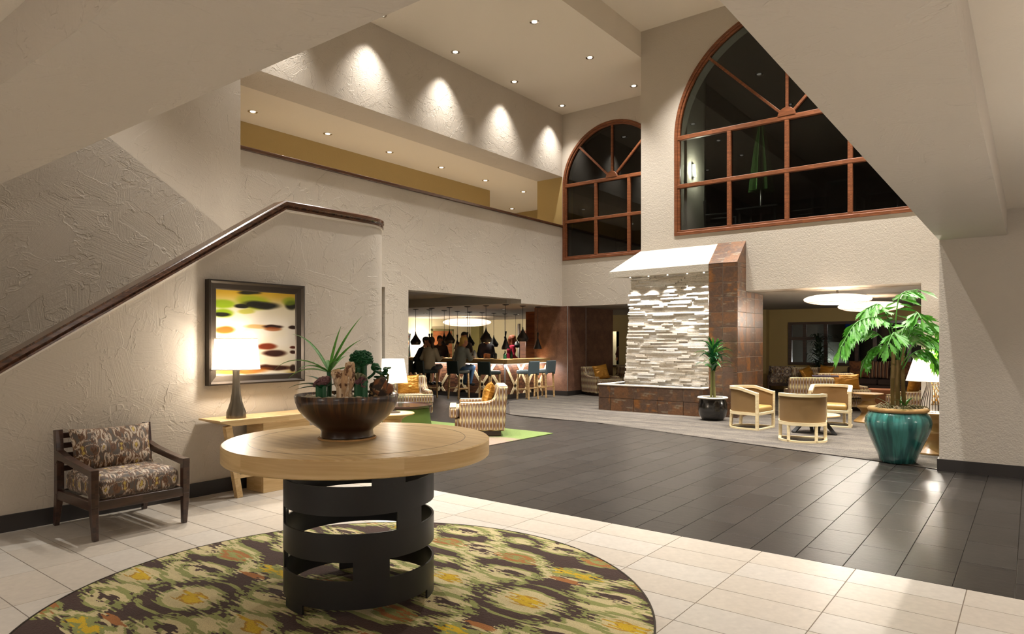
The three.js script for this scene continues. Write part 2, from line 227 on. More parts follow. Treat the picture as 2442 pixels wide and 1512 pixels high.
function one(name, label, category, geos, m, pos = [0, 0, 0], turn = 0, group) { const o = mesh(geos, m); o.name = numbered(name); o.position.set(...pos); o.rotation.y = turn; scene.add(o); return tag(o, label, category, group); }
function copy(o, [x, y, z], turn, label) { const c = o.clone(); c.name = numbered(o.name.replace(/_\d{3}$/, '')); scene.add(c); c.position.set(x, y, z); c.rotation.y = turn; c.userData = { ...o.userData }; if (label) c.userData.label = label; return c; }

// ---------- geometry ----------
const V = (x, y, z) => new THREE.Vector3(x, y, z);
function boxUV(g, s = 1) {                                            // u, v in metres from the axis that a face turns to
  const p = g.attributes.position, n = g.attributes.normal, uv = new Float32Array(p.count * 2);
  for (let i = 0; i < p.count; i++) {
    const ax = Math.abs(n.getX(i)), ay = Math.abs(n.getY(i)), az = Math.abs(n.getZ(i)), x = p.getX(i), y = p.getY(i), z = p.getZ(i);
    if (ay >= ax && ay >= az) { uv[2 * i] = x * s; uv[2 * i + 1] = -z * s; } else if (ax >= az) { uv[2 * i] = -z * s; uv[2 * i + 1] = y * s; } else { uv[2 * i] = x * s; uv[2 * i + 1] = y * s; }
  }
  g.setAttribute('uv', new THREE.BufferAttribute(uv, 2)); return g;
}
const put = (g, x, y, z, ry = 0, rx = 0, rz = 0) => { if (rz) g.rotateZ(rz); if (rx) g.rotateX(rx); if (ry) g.rotateY(ry); g.translate(x, y, z); return g; };
function bx(x0, x1, y0, y1, z0, z1) { const g = new THREE.BoxGeometry(x1 - x0, y1 - y0, z1 - z0); g.translate((x0 + x1) / 2, (y0 + y1) / 2, (z0 + z1) / 2); return boxUV(g); }
function rb(w, h, d, x = 0, y = 0, z = 0, r = 0.008, seg = 1) { const g = new RoundedBoxGeometry(w, h, d, seg, Math.min(r, w / 2.1, h / 2.1, d / 2.1)); boxUV(g); g.translate(x, y, z); return g; }
function bar(a, b, w, d, r = 0.004, w2 = w, d2 = d) {                 // a tapered post or bar from a to b; w across, d deep
  const A = V(...a), B = V(...b), L = A.distanceTo(B), g = new RoundedBoxGeometry(w, L, d, 1, Math.min(r, w / 2.2, d / 2.2)); boxUV(g);
  const p = g.attributes.position; for (let i = 0; i < p.count; i++) { const t = p.getY(i) / L + 0.5; p.setX(i, p.getX(i) * lerp(1, w2 / w, t)); p.setZ(i, p.getZ(i) * lerp(1, d2 / d, t)); }
  const dir = B.clone().sub(A).normalize(); let xa = V(1, 0, 0); if (Math.abs(dir.x) > 0.9) xa = V(0, 0, 1); const za = xa.clone().cross(dir).normalize(); xa = dir.clone().cross(za);
  const m = new THREE.Matrix4().makeBasis(xa, dir, za).setPosition(A.clone().add(B).multiplyScalar(0.5)); g.applyMatrix4(m); return g;
}
function lathe(pts, seg = 32, smooth = 0.6) { let g = new THREE.LatheGeometry(pts.map(([r, y]) => new THREE.Vector2(Math.max(r, 0.0005), y)), seg); g.deleteAttribute('normal'); const uv = g.attributes.uv.clone(); g = toCreasedNormals(g, smooth); return g; }
function tube(pts, r, seg = 24, rad = 8, closed = false) { return new THREE.TubeGeometry(new THREE.CatmullRomCurve3(pts.map((p) => Array.isArray(p) ? V(...p) : p), closed), seg, r, rad, closed); }
function extrude(pts, depth, bevel = 0, holes = []) {                 // a polygon in x, y pushed from z = 0 to depth
  const s = pts instanceof THREE.Shape ? pts : new THREE.Shape(pts.map(([x, y]) => new THREE.Vector2(x, y)));
  for (const h of holes) s.holes.push(h instanceof THREE.Path ? h : new THREE.Path(h.map(([x, y]) => new THREE.Vector2(x, y))));
  const g = new THREE.ExtrudeGeometry(s, { depth: depth - 2 * bevel, bevelEnabled: bevel > 0, bevelThickness: bevel, bevelSize: bevel, bevelOffset: -bevel, bevelSegments: 1, curveSegments: 40 });
  if (bevel) g.translate(0, 0, bevel); return boxUV(g);
}
function arcBand(r0, r1, y0, y1, a0, a1, n) {                         // a piece of upright ring; angle 0 along +z, growing towards +x
  const P = [], I = [], N = n ?? Math.max(2, Math.ceil((a1 - a0) / 0.12)), full = a1 - a0 > 6.28;
  const quad = (A, B, C, D) => P.push(...A, ...B, ...C, ...A, ...C, ...D), at = (r, a, y) => [r * Math.sin(a), y, r * Math.cos(a)];
  for (let i = 0; i < N; i++) {
    const a = lerp(a0, a1, i / N), b = lerp(a0, a1, (i + 1) / N);
    quad(at(r1, a, y0), at(r1, b, y0), at(r1, b, y1), at(r1, a, y1)); quad(at(r0, b, y0), at(r0, a, y0), at(r0, a, y1), at(r0, b, y1));
    quad(at(r0, a, y1), at(r1, a, y1), at(r1, b, y1), at(r0, b, y1)); quad(at(r1, a, y0), at(r0, a, y0), at(r0, b, y0), at(r1, b, y0));
  }
  if (!full) { quad(at(r0, a0, y0), at(r1, a0, y0), at(r1, a0, y1), at(r0, a0, y1)); quad(at(r1, a1, y0), at(r0, a1, y0), at(r0, a1, y1), at(r1, a1, y1)); }
  let g = new THREE.BufferGeometry(); g.setAttribute('position', new THREE.Float32BufferAttribute(P, 3)); g = toCreasedNormals(g, 0.5);
  const p = g.attributes.position, uv = []; for (let i = 0; i < p.count; i++) uv.push(Math.atan2(p.getX(i), p.getZ(i)) * r1, p.getY(i)); g.setAttribute('uv', new THREE.Float32BufferAttribute(uv, 2)); return g;
}
function pillow(w, h, t, seg = 16, seed = 1) {                        // lies in x, y; puffs along z, corners drawn out
  const g = new THREE.BoxGeometry(w, h, 0.02, seg, seg, 1), p = g.attributes.position;
  for (let i = 0; i < p.count; i++) {
    const u = p.getX(i) / w * 2, v = p.getY(i) / h * 2, s = Math.sign(p.getZ(i)), q = Math.pow(Math.max(0, 1 - u * u), 0.42) * Math.pow(Math.max(0, 1 - v * v), 0.42);
    const pinch = 1 - 0.07 * (1 - u * u) * v * v - 0.0, pinx = 1 - 0.07 * (1 - v * v) * u * u, wr = 1 + 0.22 * (vn(u * 2.5 + seed, v * 3.5 + seed) - 0.5);
    p.setXYZ(i, u * w / 2 * pinx, v * h / 2 * pinch, s * (0.006 + t / 2 * q * wr));
  }
  g.computeVertexNormals(); let m = mergeVertices(cleanPos(g), 1e-4); m.computeVertexNormals(); const uv = []; const q = m.attributes.position; for (let i = 0; i < q.count; i++) uv.push(q.getX(i) + w, q.getY(i) + h); m.setAttribute('uv', new THREE.Float32BufferAttribute(uv, 2)); return m;
}
function cleanPos(g) { for (const k of Object.keys(g.attributes)) if (k !== 'position') g.deleteAttribute(k); return g; }
function puff(w, h, d, r = 0.05, crown = 0.02) {                      // an upholstered block with rounded edges and a crowned top
  const g = new RoundedBoxGeometry(w, h, d, 4, Math.min(r, w / 2.1, h / 2.1, d / 2.1)); boxUV(g); const p = g.attributes.position;
  for (let i = 0; i < p.count; i++) { const u = p.getX(i) / w * 2, v = p.getZ(i) / d * 2; if (p.getY(i) > 0) p.setY(i, p.getY(i) + crown * (1 - u * u) * (1 - v * v)); }
  return g;
}
function strap(L, w, droop, up, n = 8, fold = 0.25, tip = 1) {        // a long leaf from the origin along +z, arching
  const P = [], I = [], UV = []; let y = 0, z = 0, a = up;
  for (let i = 0; i <= n; i++) { const t = i / n, ww = w / 2 * Math.min(1, 0.35 + t * 3) * (1 - Math.pow(t, 2.2) * tip) + 0.0006; P.push(-ww, y + ww * fold, z, 0, y, z, ww, y + ww * fold, z); UV.push(0, t, 0.5, t, 1, t); a -= droop / n * (0.4 + 1.2 * t); y += Math.sin(a) * L / n; z += Math.cos(a) * L / n; }
  for (let i = 0; i < n; i++) for (const k of [0, 1]) { const q = i * 3 + k; I.push(q, q + 3, q + 1, q + 1, q + 3, q + 4); }
  const g = new THREE.BufferGeometry(); g.setAttribute('position', new THREE.Float32BufferAttribute(P, 3)); g.setAttribute('uv', new THREE.Float32BufferAttribute(UV, 2)); g.setIndex(I); g.computeVertexNormals(); return g;
}
function lump(w, h, d, seed, rough = 0.35, det = 3) {                 // a stone: a ball pushed in and out by noise
  const g = mergeVertices(cleanPos(new THREE.IcosahedronGeometry(1, det)), 1e-4), p = g.attributes.position;
  for (let i = 0; i < p.count; i++) { const x = p.getX(i), y = p.getY(i), z = p.getZ(i), k = 1 - rough / 2 + rough * (vn(x * 1.7 + seed * 9, y * 1.7 + z * 2.3 + seed, 4096) * 0.7 + 0.3 * vn(x * 5 + z * 4, y * 5 + seed * 3)); p.setXYZ(i, x * k * w / 2, y * k * h / 2, z * k * d / 2); }
  g.computeVertexNormals(); return boxUV(g);
}
// smooth-joined tapered capsules meshed into one skin
function skin(prims, cell, blend = 0.03) {
  let lo = V(1e9, 1e9, 1e9), hi = V(-1e9, -1e9, -1e9);
  for (const q of prims) { const rr = Math.max(q[2], q[3] ?? q[2]) + 0.04; for (const e of [q[0], q[1]]) { lo.min(V(e[0] - rr, e[1] - rr, e[2] - rr)); hi.max(V(e[0] + rr, e[1] + rr, e[2] + rr)); } }
  const c = lo.clone().add(hi).multiplyScalar(0.5), half = Math.max(hi.x - lo.x, hi.y - lo.y, hi.z - lo.z) / 2, n = Math.min(110, Math.max(16, Math.ceil(2 * half / cell)));
  const mc = new MarchingCubes(n, M.skin, false, false, 90000); mc.isolation = 0;
  const Q = prims.map((q) => { const [a, b, r0, r1 = r0, sx = 1, sz = 1] = q; const d = [b[0] - a[0], b[1] - a[1], b[2] - a[2]]; return { a, d, l2: d[0] ** 2 + d[1] ** 2 + d[2] ** 2 || 1e-9, r0, r1, sx, sz, c: [(a[0] + b[0]) / 2, (a[1] + b[1]) / 2, (a[2] + b[2]) / 2], reach: Math.hypot(...d) / 2 + Math.max(r0, r1) + 0.12 }; });
  for (let k = 0; k < n; k++) for (let j = 0; j < n; j++) for (let i = 0; i < n; i++) {
    const x = c.x + (i - n / 2) / (n / 2) * half, y = c.y + (j - n / 2) / (n / 2) * half, z = c.z + (k - n / 2) / (n / 2) * half; let s = 0.15;
    for (const q of Q) {
      if (Math.abs(x - q.c[0]) > q.reach || Math.abs(y - q.c[1]) > q.reach || Math.abs(z - q.c[2]) > q.reach) continue;
      const px = x - q.a[0], py = y - q.a[1], pz = z - q.a[2], t = Math.min(1, Math.max(0, (px * q.d[0] + py * q.d[1] + pz * q.d[2]) / q.l2));
      const ex = (px - t * q.d[0]) / q.sx, ey = py - t * q.d[1], ez = (pz - t * q.d[2]) / q.sz, dist = Math.sqrt(ex * ex + ey * ey + ez * ez) - lerp(q.r0, q.r1, t);
      const h = Math.max(0, blend - Math.abs(s - dist)) / blend; s = Math.min(s, dist) - h * h * blend / 4;
    }
    mc.field[k * n * n + j * n + i] = -s;
  }
  mc.update();
  const P = Array.from(mc.positionArray.subarray(0, mc.count * 3)); for (let i = 0; i < P.length; i += 3) { P[i] = c.x + P[i] * half; P[i + 1] = c.y + P[i + 1] * half; P[i + 2] = c.z + P[i + 2] * half; }
  let g = new THREE.BufferGeometry(); g.setAttribute('position', new THREE.Float32BufferAttribute(P, 3)); g = mergeVertices(g, 1e-5); g.computeVertexNormals();
  const p = g.attributes.position, ix = g.index; let vol = 0; const A = V(0, 0, 0), B = V(0, 0, 0), C = V(0, 0, 0);
  for (let i = 0; i < ix.count; i += 3) { A.fromBufferAttribute(p, ix.getX(i)); B.fromBufferAttribute(p, ix.getX(i + 1)); C.fromBufferAttribute(p, ix.getX(i + 2)); vol += A.dot(B.cross(C)); }
  if (vol < 0) { for (let i = 0; i < ix.count; i += 3) { const t = ix.getX(i); ix.setX(i, ix.getX(i + 1)); ix.setX(i + 1, t); } g.computeVertexNormals(); }
  return boxUV(g);
}

// ---------- lamps ----------
function spot(x, y, z, tx, ty, tz, cd, angle, color = WARM, pen = 1, rad = 1) {
  const l = new THREE.SpotLight(new THREE.Color(...color), cd, 0, angle, pen, 2); l.position.set(x, y, z); l.target.position.set(tx, ty, tz); l.castShadow = true; l.shadow.radius = rad; l.shadow.mapSize.set(512, 512); scene.add(l, l.target); return l;
}
function point(x, y, z, cd, color = SOFT, rad = 2) { const l = new THREE.PointLight(new THREE.Color(...color), cd, 0, 2); l.position.set(x, y, z); l.castShadow = true; l.shadow.radius = rad; scene.add(l); return l; }
const DL = {};
function downlight(x, y, z, r, cd, angle, label, group, glow = M.glow, color = WARM, aim = [0, 0], pen = 1, rad = 2.5) {
  const key = r + '|' + glow.uuid;
  DL[key] ??= { trim: lathe([[r * 0.98, 0], [r * 1.14, 0], [r * 1.16, -0.006], [r * 1.08, -0.013], [r * 0.98, -0.01], [r * 0.98, 0]], 24), cone: lathe([[r * 0.98, -0.008], [r * 0.6, -0.002], [r * 0.5, 0]], 24), lens: put(new THREE.CylinderGeometry(r * 0.62, r * 0.62, 0.006, 20), 0, -0.006, 0) };
  const o = thing('downlight', label, 'ceiling light', [x, y, z], 0, group);
  part('trim_ring', DL[key].trim, M.chrome, o); part('reflector', DL[key].cone, M.chrome, o); part('lens', DL[key].lens, glow, o);
  spot(x, y - 0.025, z, x + aim[0], y - 3, z + aim[1], cd, angle, color, pen, rad); return o;
}

// ================= the building =================
const ZW = -4.92, XL = -6.42, XB = -10.42, ZF = -13.70, ZB = -15.80, ZP = -9.287, XP = -0.86;
// pixel to floor and back, for choosing which tiles are worth building singly
const proj = (x, y, z) => { const s = Math.sin(YAW), c = Math.cos(YAW), d = -x * s - z * c, l = x * c - z * s; return [W / 2 + FOCAL * l / d, HORIZON - FOCAL * (y - EYE) / d, d]; };

// ---- floor: slab, white tiles, dark tiles, carpet
const floor = struct('floor');
part('slab', bx(-24, 7, -0.3, -0.012, -25, 4.5), M.groutDark, floor);
part('grout_bed', bx(-6.6, 7, -0.012, -0.003, ZW, 4.5), M.grout, floor);
const edgeZ = (x) => {                                                 // where the carpet begins
  const P = [[-10.45, -13.4], [-8.55, -11.0], [-6.3, -10.82], [-3.3, -9.95], [-1.55, -9.52], [-0.8, -9.3], [8, -9.3]];
  if (x <= P[0][0]) return -99; for (let i = 1; i < P.length; i++) if (x <= P[i][0]) return lerp(P[i - 1][1], P[i][1], (x - P[i - 1][0]) / (P[i][0] - P[i - 1][0])); return -9.3;
};
{
  const r = rng(5), cells = [];
  const inRug = (x0, x1, z0, z1) => [[x0, z0], [x1, z0], [x0, z1], [x1, z1]].every(([x, z]) => Math.hypot(x - RUGC[0], z - RUGC[1]) < RUGR - 0.02);
  for (let i = -7; i < 5; i++) for (let j = 0; j < 31; j++) {          // white: 61 x 30 cm, in line
    const x1 = -0.313 + 0.61 * i + 0.61, x0 = x1 - 0.61, z0 = ZW + 0.302 * j, z1 = z0 + 0.302;
    if (x1 < XL || z0 > 4.2 || inRug(x0, x1, z0, z1)) continue; cells.push([Math.max(x0, XL), x1, z0, z1, 0]);
  }
  for (let j = 0; j < 31; j++) for (let i = -11; i < -7; i++) { const x1 = -0.313 + 0.61 * i + 0.61, x0 = x1 - 0.61; if (x1 < XL + 0.02) continue; cells.push([Math.max(x0, XL), x1, ZW + 0.302 * j, ZW + 0.302 * j + 0.302, 0]); }
  for (let i = -48; i < 9; i++) {                                      // dark: 30 x 60 cm, joints staggered
    const x0 = -0.388 + 0.308 * i, x1 = x0 + 0.308, off = i & 1 ? 0.3 : 0;
    for (let j = 0; j < 20; j++) { const z1 = Math.min(ZW, ZW - 0.605 * j + off), z0 = ZW - 0.605 * (j + 1) + off; if (z0 >= ZW) continue; const lim = edgeZ((x0 + x1) / 2); if (z1 < lim - 0.35) continue; if (z1 < -13.6 && x0 < -10.9) continue; cells.push([x0, x1, z0, z1, 1]); }
  }
  const seen = (c) => { let a = [1e9, 1e9], b = [-1e9, -1e9]; for (const [x, z] of [[c[0], c[2]], [c[1], c[2]], [c[0], c[3]], [c[1], c[3]]]) { const q = proj(x, 0, z); if (q[2] < 0.6) return 0; a = [Math.min(a[0], q[0]), Math.min(a[1], q[1])]; b = [Math.max(b[0], q[0]), Math.max(b[1], q[1])]; } const w = Math.min(b[0], W) - Math.max(a[0], 0), h = Math.min(b[1], H) - Math.max(a[1], 0); return w > 0 && h > 0 ? w * h : 0; };
  const list = []; const done = new Set();
  for (const c of cells) { const k = c.slice(0, 4).map((v) => v.toFixed(2)).join(); if (done.has(k)) continue; done.add(k); list.push([seen(c), c]); }
  list.sort((p, q) => q[0] - p[0]);
  const G = {}, rest = [[], []];
  list.forEach(([area, [x0, x1, z0, z1, kind]], n) => {
    const w = x1 - x0 - 0.005, d = z1 - z0 - 0.005, key = w.toFixed(3) + d.toFixed(3), top = kind ? 0 : 0;
    if (n < 290 && area > 120) {
      const v = Math.floor(r() * 4); const gk = key + v;
      if (!G[gk]) { G[gk] = rb(w, 0.012, d, 0, -0.006, 0, 0.0015); const uv = G[gk].attributes.uv; for (let i = 0; i < uv.count; i++) uv.setXY(i, uv.getX(i) + v * 0.37, uv.getY(i) + v * 0.53); }
      const t = part('tile', G[gk], (kind ? M.darkTile : M.whiteTile)[Math.floor(r() * 3)], floor); t.position.set((x0 + x1) / 2, 0, (z0 + z1) / 2);
    } else rest[kind].push(bx(x0 + 0.002, x1 - 0.002, -0.011, 0, z0 + 0.002, z1 - 0.002));
  });
  part('tile', rest[0], M.whiteTile[0], floor).userData.kind = 'stuff'; part('tile', rest[1], M.darkTile[0], floor).userData.kind = 'stuff';
  // the carpet, its front edge running aslant, fitted flush
  const sh = [[-10.9, 23], [-10.9, 15.5], [-10.45, 13.4], [-8.55, 11.0], [-6.3, 10.82], [-3.3, 9.95], [-1.55, 9.52], [-0.8, 9.3], [5.9, 9.3], [5.9, 23]];
  const g = extrude(sh, 0.02); g.rotateX(-Math.PI / 2); g.translate(0, -0.012, 0); boxUV(g); part('carpet', g, M.carpet, floor, 'grey brown striated wall-to-wall carpet');
  part('edge_strip', tube(sh.slice(2, 8).map(([x, y]) => [x, 0.006, -y]), 0.006, 60, 6), M.bronze, floor);
  part('bar_floor', bx(-20.4, -10.9, -0.012, -0.002, -23.4, -13.6), M.darkTile[2], floor);
}
{ // round ikat carpet let into the white tiles, with its metal edge
  const o = thing('round_rug', 'large round ikat rug in dark brown, sage green, beige and yellow under the round table', 'rug', [RUGC[0], 0, RUGC[1]]);
  const g = new THREE.CylinderGeometry(RUGR, RUGR, 0.012, 128, 1); g.translate(0, 0.001, 0); const p = g.attributes.position, uv = g.attributes.uv; for (let i = 0; i < p.count; i++) uv.setXY(i, p.getX(i) / 3.44 + 0.5, p.getZ(i) / 3.44 + 0.5);
  part('pile', g, M.rug, o); part('edge_ring', lathe([[RUGR, 0], [RUGR + 0.012, 0], [RUGR + 0.012, 0.008], [RUGR, 0.009], [RUGR, 0]], 128), M.bronze, o);
}

// ---- walls
const plasterWall = (name, geos, m = M.plaster) => struct(name, geos, m);
// stair wall along the left, its top rising with the flight, its far end rounded
const slope = (2.939 - 1.256) / 2.553, railY = (z) => (z > -4.283 ? 2.939 - (z + 4.283) * slope : 2.945);
{
  const zs = [0.05, -4.283, -5.43], prof = [[-0.05, 0], [5.43, 0], [5.43, 2.945], [4.283, 2.939], [-0.05, railY(0.05)]];
  const g = extrude(prof, 0.2); g.rotateY(Math.PI / 2); g.translate(XL - 0.2, 0, 0); boxUV(g);        // x of profile = -z
  const bend = arcBand(0.3, 0.5, 0, 2.945, Math.PI / 2, Math.PI, 20); bend.translate(XL - 0.5, 0, -5.43);
  plasterWall('wall_left', [g, bend, bx(XB + 0.06, XL - 0.5, 0, 2.945, -5.93, -5.73)]);
  // skirting, proud of the wall
  const sk = [bx(XL, XL + 0.018, 0, 0.135, -5.43, 0.05)]; const b2 = arcBand(0.5, 0.518, 0, 0.135, Math.PI / 2, Math.PI, 16); b2.translate(XL - 0.5, 0, -5.43); struct('baseboard_left', [...sk, b2], M.base);
  // moulded dark handrail cap
  const path = [[0.05, railY(0.05)], [-4.283, 2.939]];
  const o = thing('handrail', 'dark polished wood handrail capping the stair wall, sloping then level and curving at the end', 'handrail');
  const cap = [[-0.125, 0.0], [0.125, 0.0], [0.125, 0.02], [0.112, 0.032], [0.132, 0.05], [0.132, 0.085], [0.11, 0.1], [-0.11, 0.1], [-0.132, 0.085], [-0.132, 0.05], [-0.112, 0.032], [-0.125, 0.02]];
  const frames = []; const cx = XL - 0.1;
  const pts = [[cx, railY(0.05), 0.05], [cx, 2.939, -4.283], [cx, 2.945, -5.43]]; for (let k = 1; k <= 10; k++) { const a = k / 10 * Math.PI / 2; pts.push([XL - 0.5 + 0.4 * Math.cos(a), 2.945, -5.43 - 0.4 * Math.sin(a)]); } pts.push([-8.3, 2.945, -5.83]);
  const sweep = (sec, pts) => { const P = [], n = sec.length, rings = pts.map((p, i) => { const a = V(...pts[Math.max(0, i - 1)]), b = V(...pts[Math.min(pts.length - 1, i + 1)]), t = b.sub(a); t.y = 0; t.normalize(); const side = V(-t.z, 0, t.x); return sec.map(([s, y]) => [p[0] + side.x * s, p[1] + y, p[2] + side.z * s]); });
    for (let i = 0; i + 1 < rings.length; i++) for (let k = 0; k < n; k++) { const A = rings[i][k], B = rings[i][(k + 1) % n], C = rings[i + 1][(k + 1) % n], D = rings[i + 1][k]; P.push(...A, ...C, ...B, ...A, ...D, ...C); }
    for (const [ring, f] of [[rings[0], 1], [rings.at(-1), 0]]) for (let k = 1; k + 1 < n; k++) P.push(...ring[0], ...ring[f ? k : k + 1], ...ring[f ? k + 1 : k]);
    let g = new THREE.BufferGeometry(); g.setAttribute('position', new THREE.Float32BufferAttribute(P, 3)); g = toCreasedNormals(g, 0.5); return boxUV(g); };
  part('cap', sweep(cap, pts), M.rail, o); part('base_strip', sweep([[-0.112, -0.02], [0.112, -0.02], [0.112, 0.002], [-0.112, 0.002]], pts.map((p) => [p[0], p[1], p[2]])), M.white, o, 'pale strip under the handrail');
}
// the flights behind it: landing, sloping slabs, the guard between the flights
plasterWall('stair_guard', (() => { const s2 = (3.845 - 3.002) / (4.636 - 3.306); const g = extrude([[-1.2, 0], [4.9, 0], [4.9, 2.84], [-1.2, 2.84 + 6.1 * s2]], 0.16); g.rotateY(Math.PI / 2); g.translate(-8.56, 0, 0); return boxUV(g); })());
struct('stair_landing', [bx(XB + 0.06, XL - 0.2, 1.75, 1.95, -5.73, -4.6)], M.plasterFine);
{ const st = []; for (let k = 0; k < 11; k++) st.push(bx(-8.4, XL - 0.2, 0, 0.177 * (k + 1), -4.6 + 0.27 * (10 - k), -4.6 + 0.27 * (11 - k))); struct('stair_flight', st, M.carpet); }
{ const s = [[4.6, 1.95], [4.6, 1.7], [1.7, 3.5], [1.7, 3.75]]; const g = extrude(s, 1.75); g.rotateY(Math.PI / 2); g.translate(XB + 0.06, 0, 0); struct('stair_flight', boxUV(g), M.plasterFine); }
plasterWall('wall_stair', [bx(XB - 0.3, XB + 0.06, 0, 8.6, -6.07, 4.3)]);
// balcony wall: parapet, openings to the bar below, fascia above
plasterWall('wall_balcony', [bx(XB - 0.35, XB, 2.62, 4.70, -9.265, -6.07), bx(XB - 0.35, XB, 0, 4.70, -9.916, -9.265), bx(XB - 0.35, XB, 2.605, 4.70, -13.883, -9.916), bx(XB - 0.35, XB, 2.5, 4.70, ZB, -13.883)], M.plasterFar);
plasterWall('wall_balcony_upper', [bx(XB - 0.86, XB, 6.13, 8.6, ZB - 0.3, -6.07)], M.plasterFar);
struct('trim_1', [rb(0.42, 0.075, ZB * -1 - 6.07, XB - 0.175, 4.738, (ZB - 6.07) / 2, 0.02, 2)], M.rail);
struct('pillar', [bx(XB - 0.86, XB - 0.0, 4.7, 6.14, ZB - 0.55, ZB + 0.0)], M.yellow);
struct('floor_upper', [bx(-16.5, XB - 0.3, 3.45, 3.75, -19.6, -6.0)], M.plasterFine);
struct('ceiling_corridor', [bx(-16.5, XB - 0.86, 6.2, 6.4, -19.8, -5.8)], M.ceiling);
struct('wall_corridor', [bx(-13.6, -13.3, 3.75, 6.25, -15.9, -5.8), bx(-16.5, -13.3, 3.75, 6.25, -16.1, -15.9), bx(-16.7, XB - 0.3, 3.4, 6.4, -19.7, -19.5), bx(-16.7, -16.5, 3.4, 6.4, -19.7, -15.9), bx(-13.6, XB - 0.3, 3.4, 8.6, -6.07, -5.8), bx(XB - 0.86, XB - 0.35, 3.4, 6.4, -19.7, ZB - 0.5)], M.yellow);
// arched windows in their walls
const W1 = { x0: -10.39, x1: -7.33, y0: 3.79, ys: 5.86, z: ZB }, W2 = { x0: -6.12, x1: -1.48, y0: 3.81, ys: 5.9, z: ZF };
for (const w of [W1, W2]) { w.c = (w.x0 + w.x1) / 2; w.r = (w.x1 - w.x0) / 2; }
function archPath(w, g = 0) { const p = new THREE.Path(); p.moveTo(w.x0 + g, w.y0 + g); p.lineTo(w.x1 - g, w.y0 + g); p.lineTo(w.x1 - g, w.ys); p.absarc(w.c, w.ys, w.r - g, 0, Math.PI, false); p.lineTo(w.x0 + g, w.y0 + g); return p; }
{
  const s = new THREE.Shape([[XB, 2.5], [-6.93, 2.5], [-6.93, 8.6], [XB, 8.6]].map((p) => new THREE.Vector2(...p))); const g = extrude(s, 0.42, 0, [archPath(W1)]); g.translate(0, 0, ZB - 0.42); boxUV(g); plasterWall('wall_back', [g], M.plasterFine);
  const s2 = new THREE.Shape([[-6.93, 2.535], [-1.535, 2.545], [-1.535, 0], [6.3, 0], [6.3, 8.6], [-6.93, 8.6]].map((p) => new THREE.Vector2(...p))); const g2 = extrude(s2, 0.55, 0, [archPath(W2)]); g2.translate(0, 0, ZF - 0.55); boxUV(g2);
  plasterWall('wall_far', [g2, bx(-6.93, -6.43, 2.5, 8.6, ZB - 0.42, ZF - 0.55)], M.stipple);
}
function archWindow(n, w, cols, rows, depth) {
  const o = struct('window_' + n); o.position.set(0, 0, w.z - 0.10);
  const fw = 0.1, fd = 0.09; const outer = new THREE.Shape(archPath(w, -0.015).getPoints(40)); part('window_frame', extrude(outer, fd + 0.03, 0.008, [archPath(w, fw * 0.55)]), M.mahogany, o);
  const inner = new THREE.Shape(archPath(w, fw * 0.5).getPoints(40)); part('window_frame', put(extrude(inner, fd, 0.006, [archPath(w, fw)]), 0, 0, 0.0), M.mahogany, o);
  const tr = (y, h) => part('transom', rb(w.x1 - w.x0 - 0.1, h, 0.1, w.c, y, 0.05, 0.01), M.mahogany, o);
  tr(w.ys, 0.095); for (const y of rows) tr(y, 0.085);
  for (const x of cols) part('mullion', rb(0.085, w.ys - w.y0 - 0.06, 0.092, x, (w.ys + w.y0) / 2, 0.05, 0.01), M.mahogany, o);
  for (const a of [Math.PI * 0.25, Math.PI * 0.5, Math.PI * 0.75]) { const q = (r) => [w.c + Math.cos(a) * r, w.ys + Math.sin(a) * r, 0.05]; part('spoke', bar(q(0.12), q(w.r - 0.04), 0.055, 0.07, 0.008), M.mahogany, o); }
  { const s = new THREE.Shape(); s.absarc(w.c, w.ys + 0.03, 0.17, 0, Math.PI, false); part('hub', put(extrude(s, 0.11, 0.008), 0, 0, 0), M.mahogany, o); }
  const xs = [w.x0 + 0.06, ...cols, w.x1 - 0.06], ys = [w.y0 + 0.06, ...rows, w.ys];
  for (let j = 0; j + 1 < ys.length; j++) for (let i = 0; i + 1 < xs.length; i++) part('pane', bx(xs[i] + 0.03, xs[i + 1] - 0.03, ys[j] + 0.03, ys[j + 1] - 0.03, 0.03, 0.036), M.glass, o);
  for (let k = 0; k < 4; k++) { const s = new THREE.Shape(); s.moveTo(w.c, w.ys); s.absarc(w.c, w.ys, w.r - 0.06, k * Math.PI / 4, (k + 1) * Math.PI / 4, false); s.lineTo(w.c, w.ys); part('pane', put(extrude(s, 0.006), 0, 0, 0.03), M.glass, o); }
  return o;
}
archWindow(1, W1, [-9.354, -8.358], [4.852]);
archWindow(2, W2, [-4.943, -3.80, -2.67], [4.86]);
// the pier at the right, low ceilings and their edge beams over the viewer
plasterWall('wall_pier', [bx(XP, 6.3, 0, 2.69, ZP - 0.35, ZP), bx(XP + 0.64, 6.3, 2.69, 3.0, ZP - 0.35, ZP)], M.stipple);
struct('baseboard_pier', [bx(XP - 0.02, 6.3, 0, 0.137, ZP - 0.37, ZP + 0.02)], M.base);
plasterWall('beam_1', [bx(XP, XP + 0.64, 2.69, 3.76, ZP - 0.35, -1.02)]);
plasterWall('beam_2', [bx(XB + 0.06, XP, 2.69, 3.76, -1.66, -1.02)]);
struct('ceiling_low', [bx(XP + 0.64, 6.3, 2.98, 3.75, ZP - 0.35, 4.3), bx(XL - 0.2, XP + 0.64, 2.98, 3.75, -1.02, 4.3)], M.ceiling);
struct('ceiling_main', [bx(XB - 0.3, -6.93, 7.87, 8.8, ZB - 0.4, 4.3)], M.ceiling);
struct('ceiling_high', [bx(-6.93, 6.4, 8.45, 8.8, ZF - 0.5, 4.3)], M.ceiling);
struct('wall_right', [bx(6.1, 6.4, 0, 8.6, -24, 4.4)], M.plasterFine);
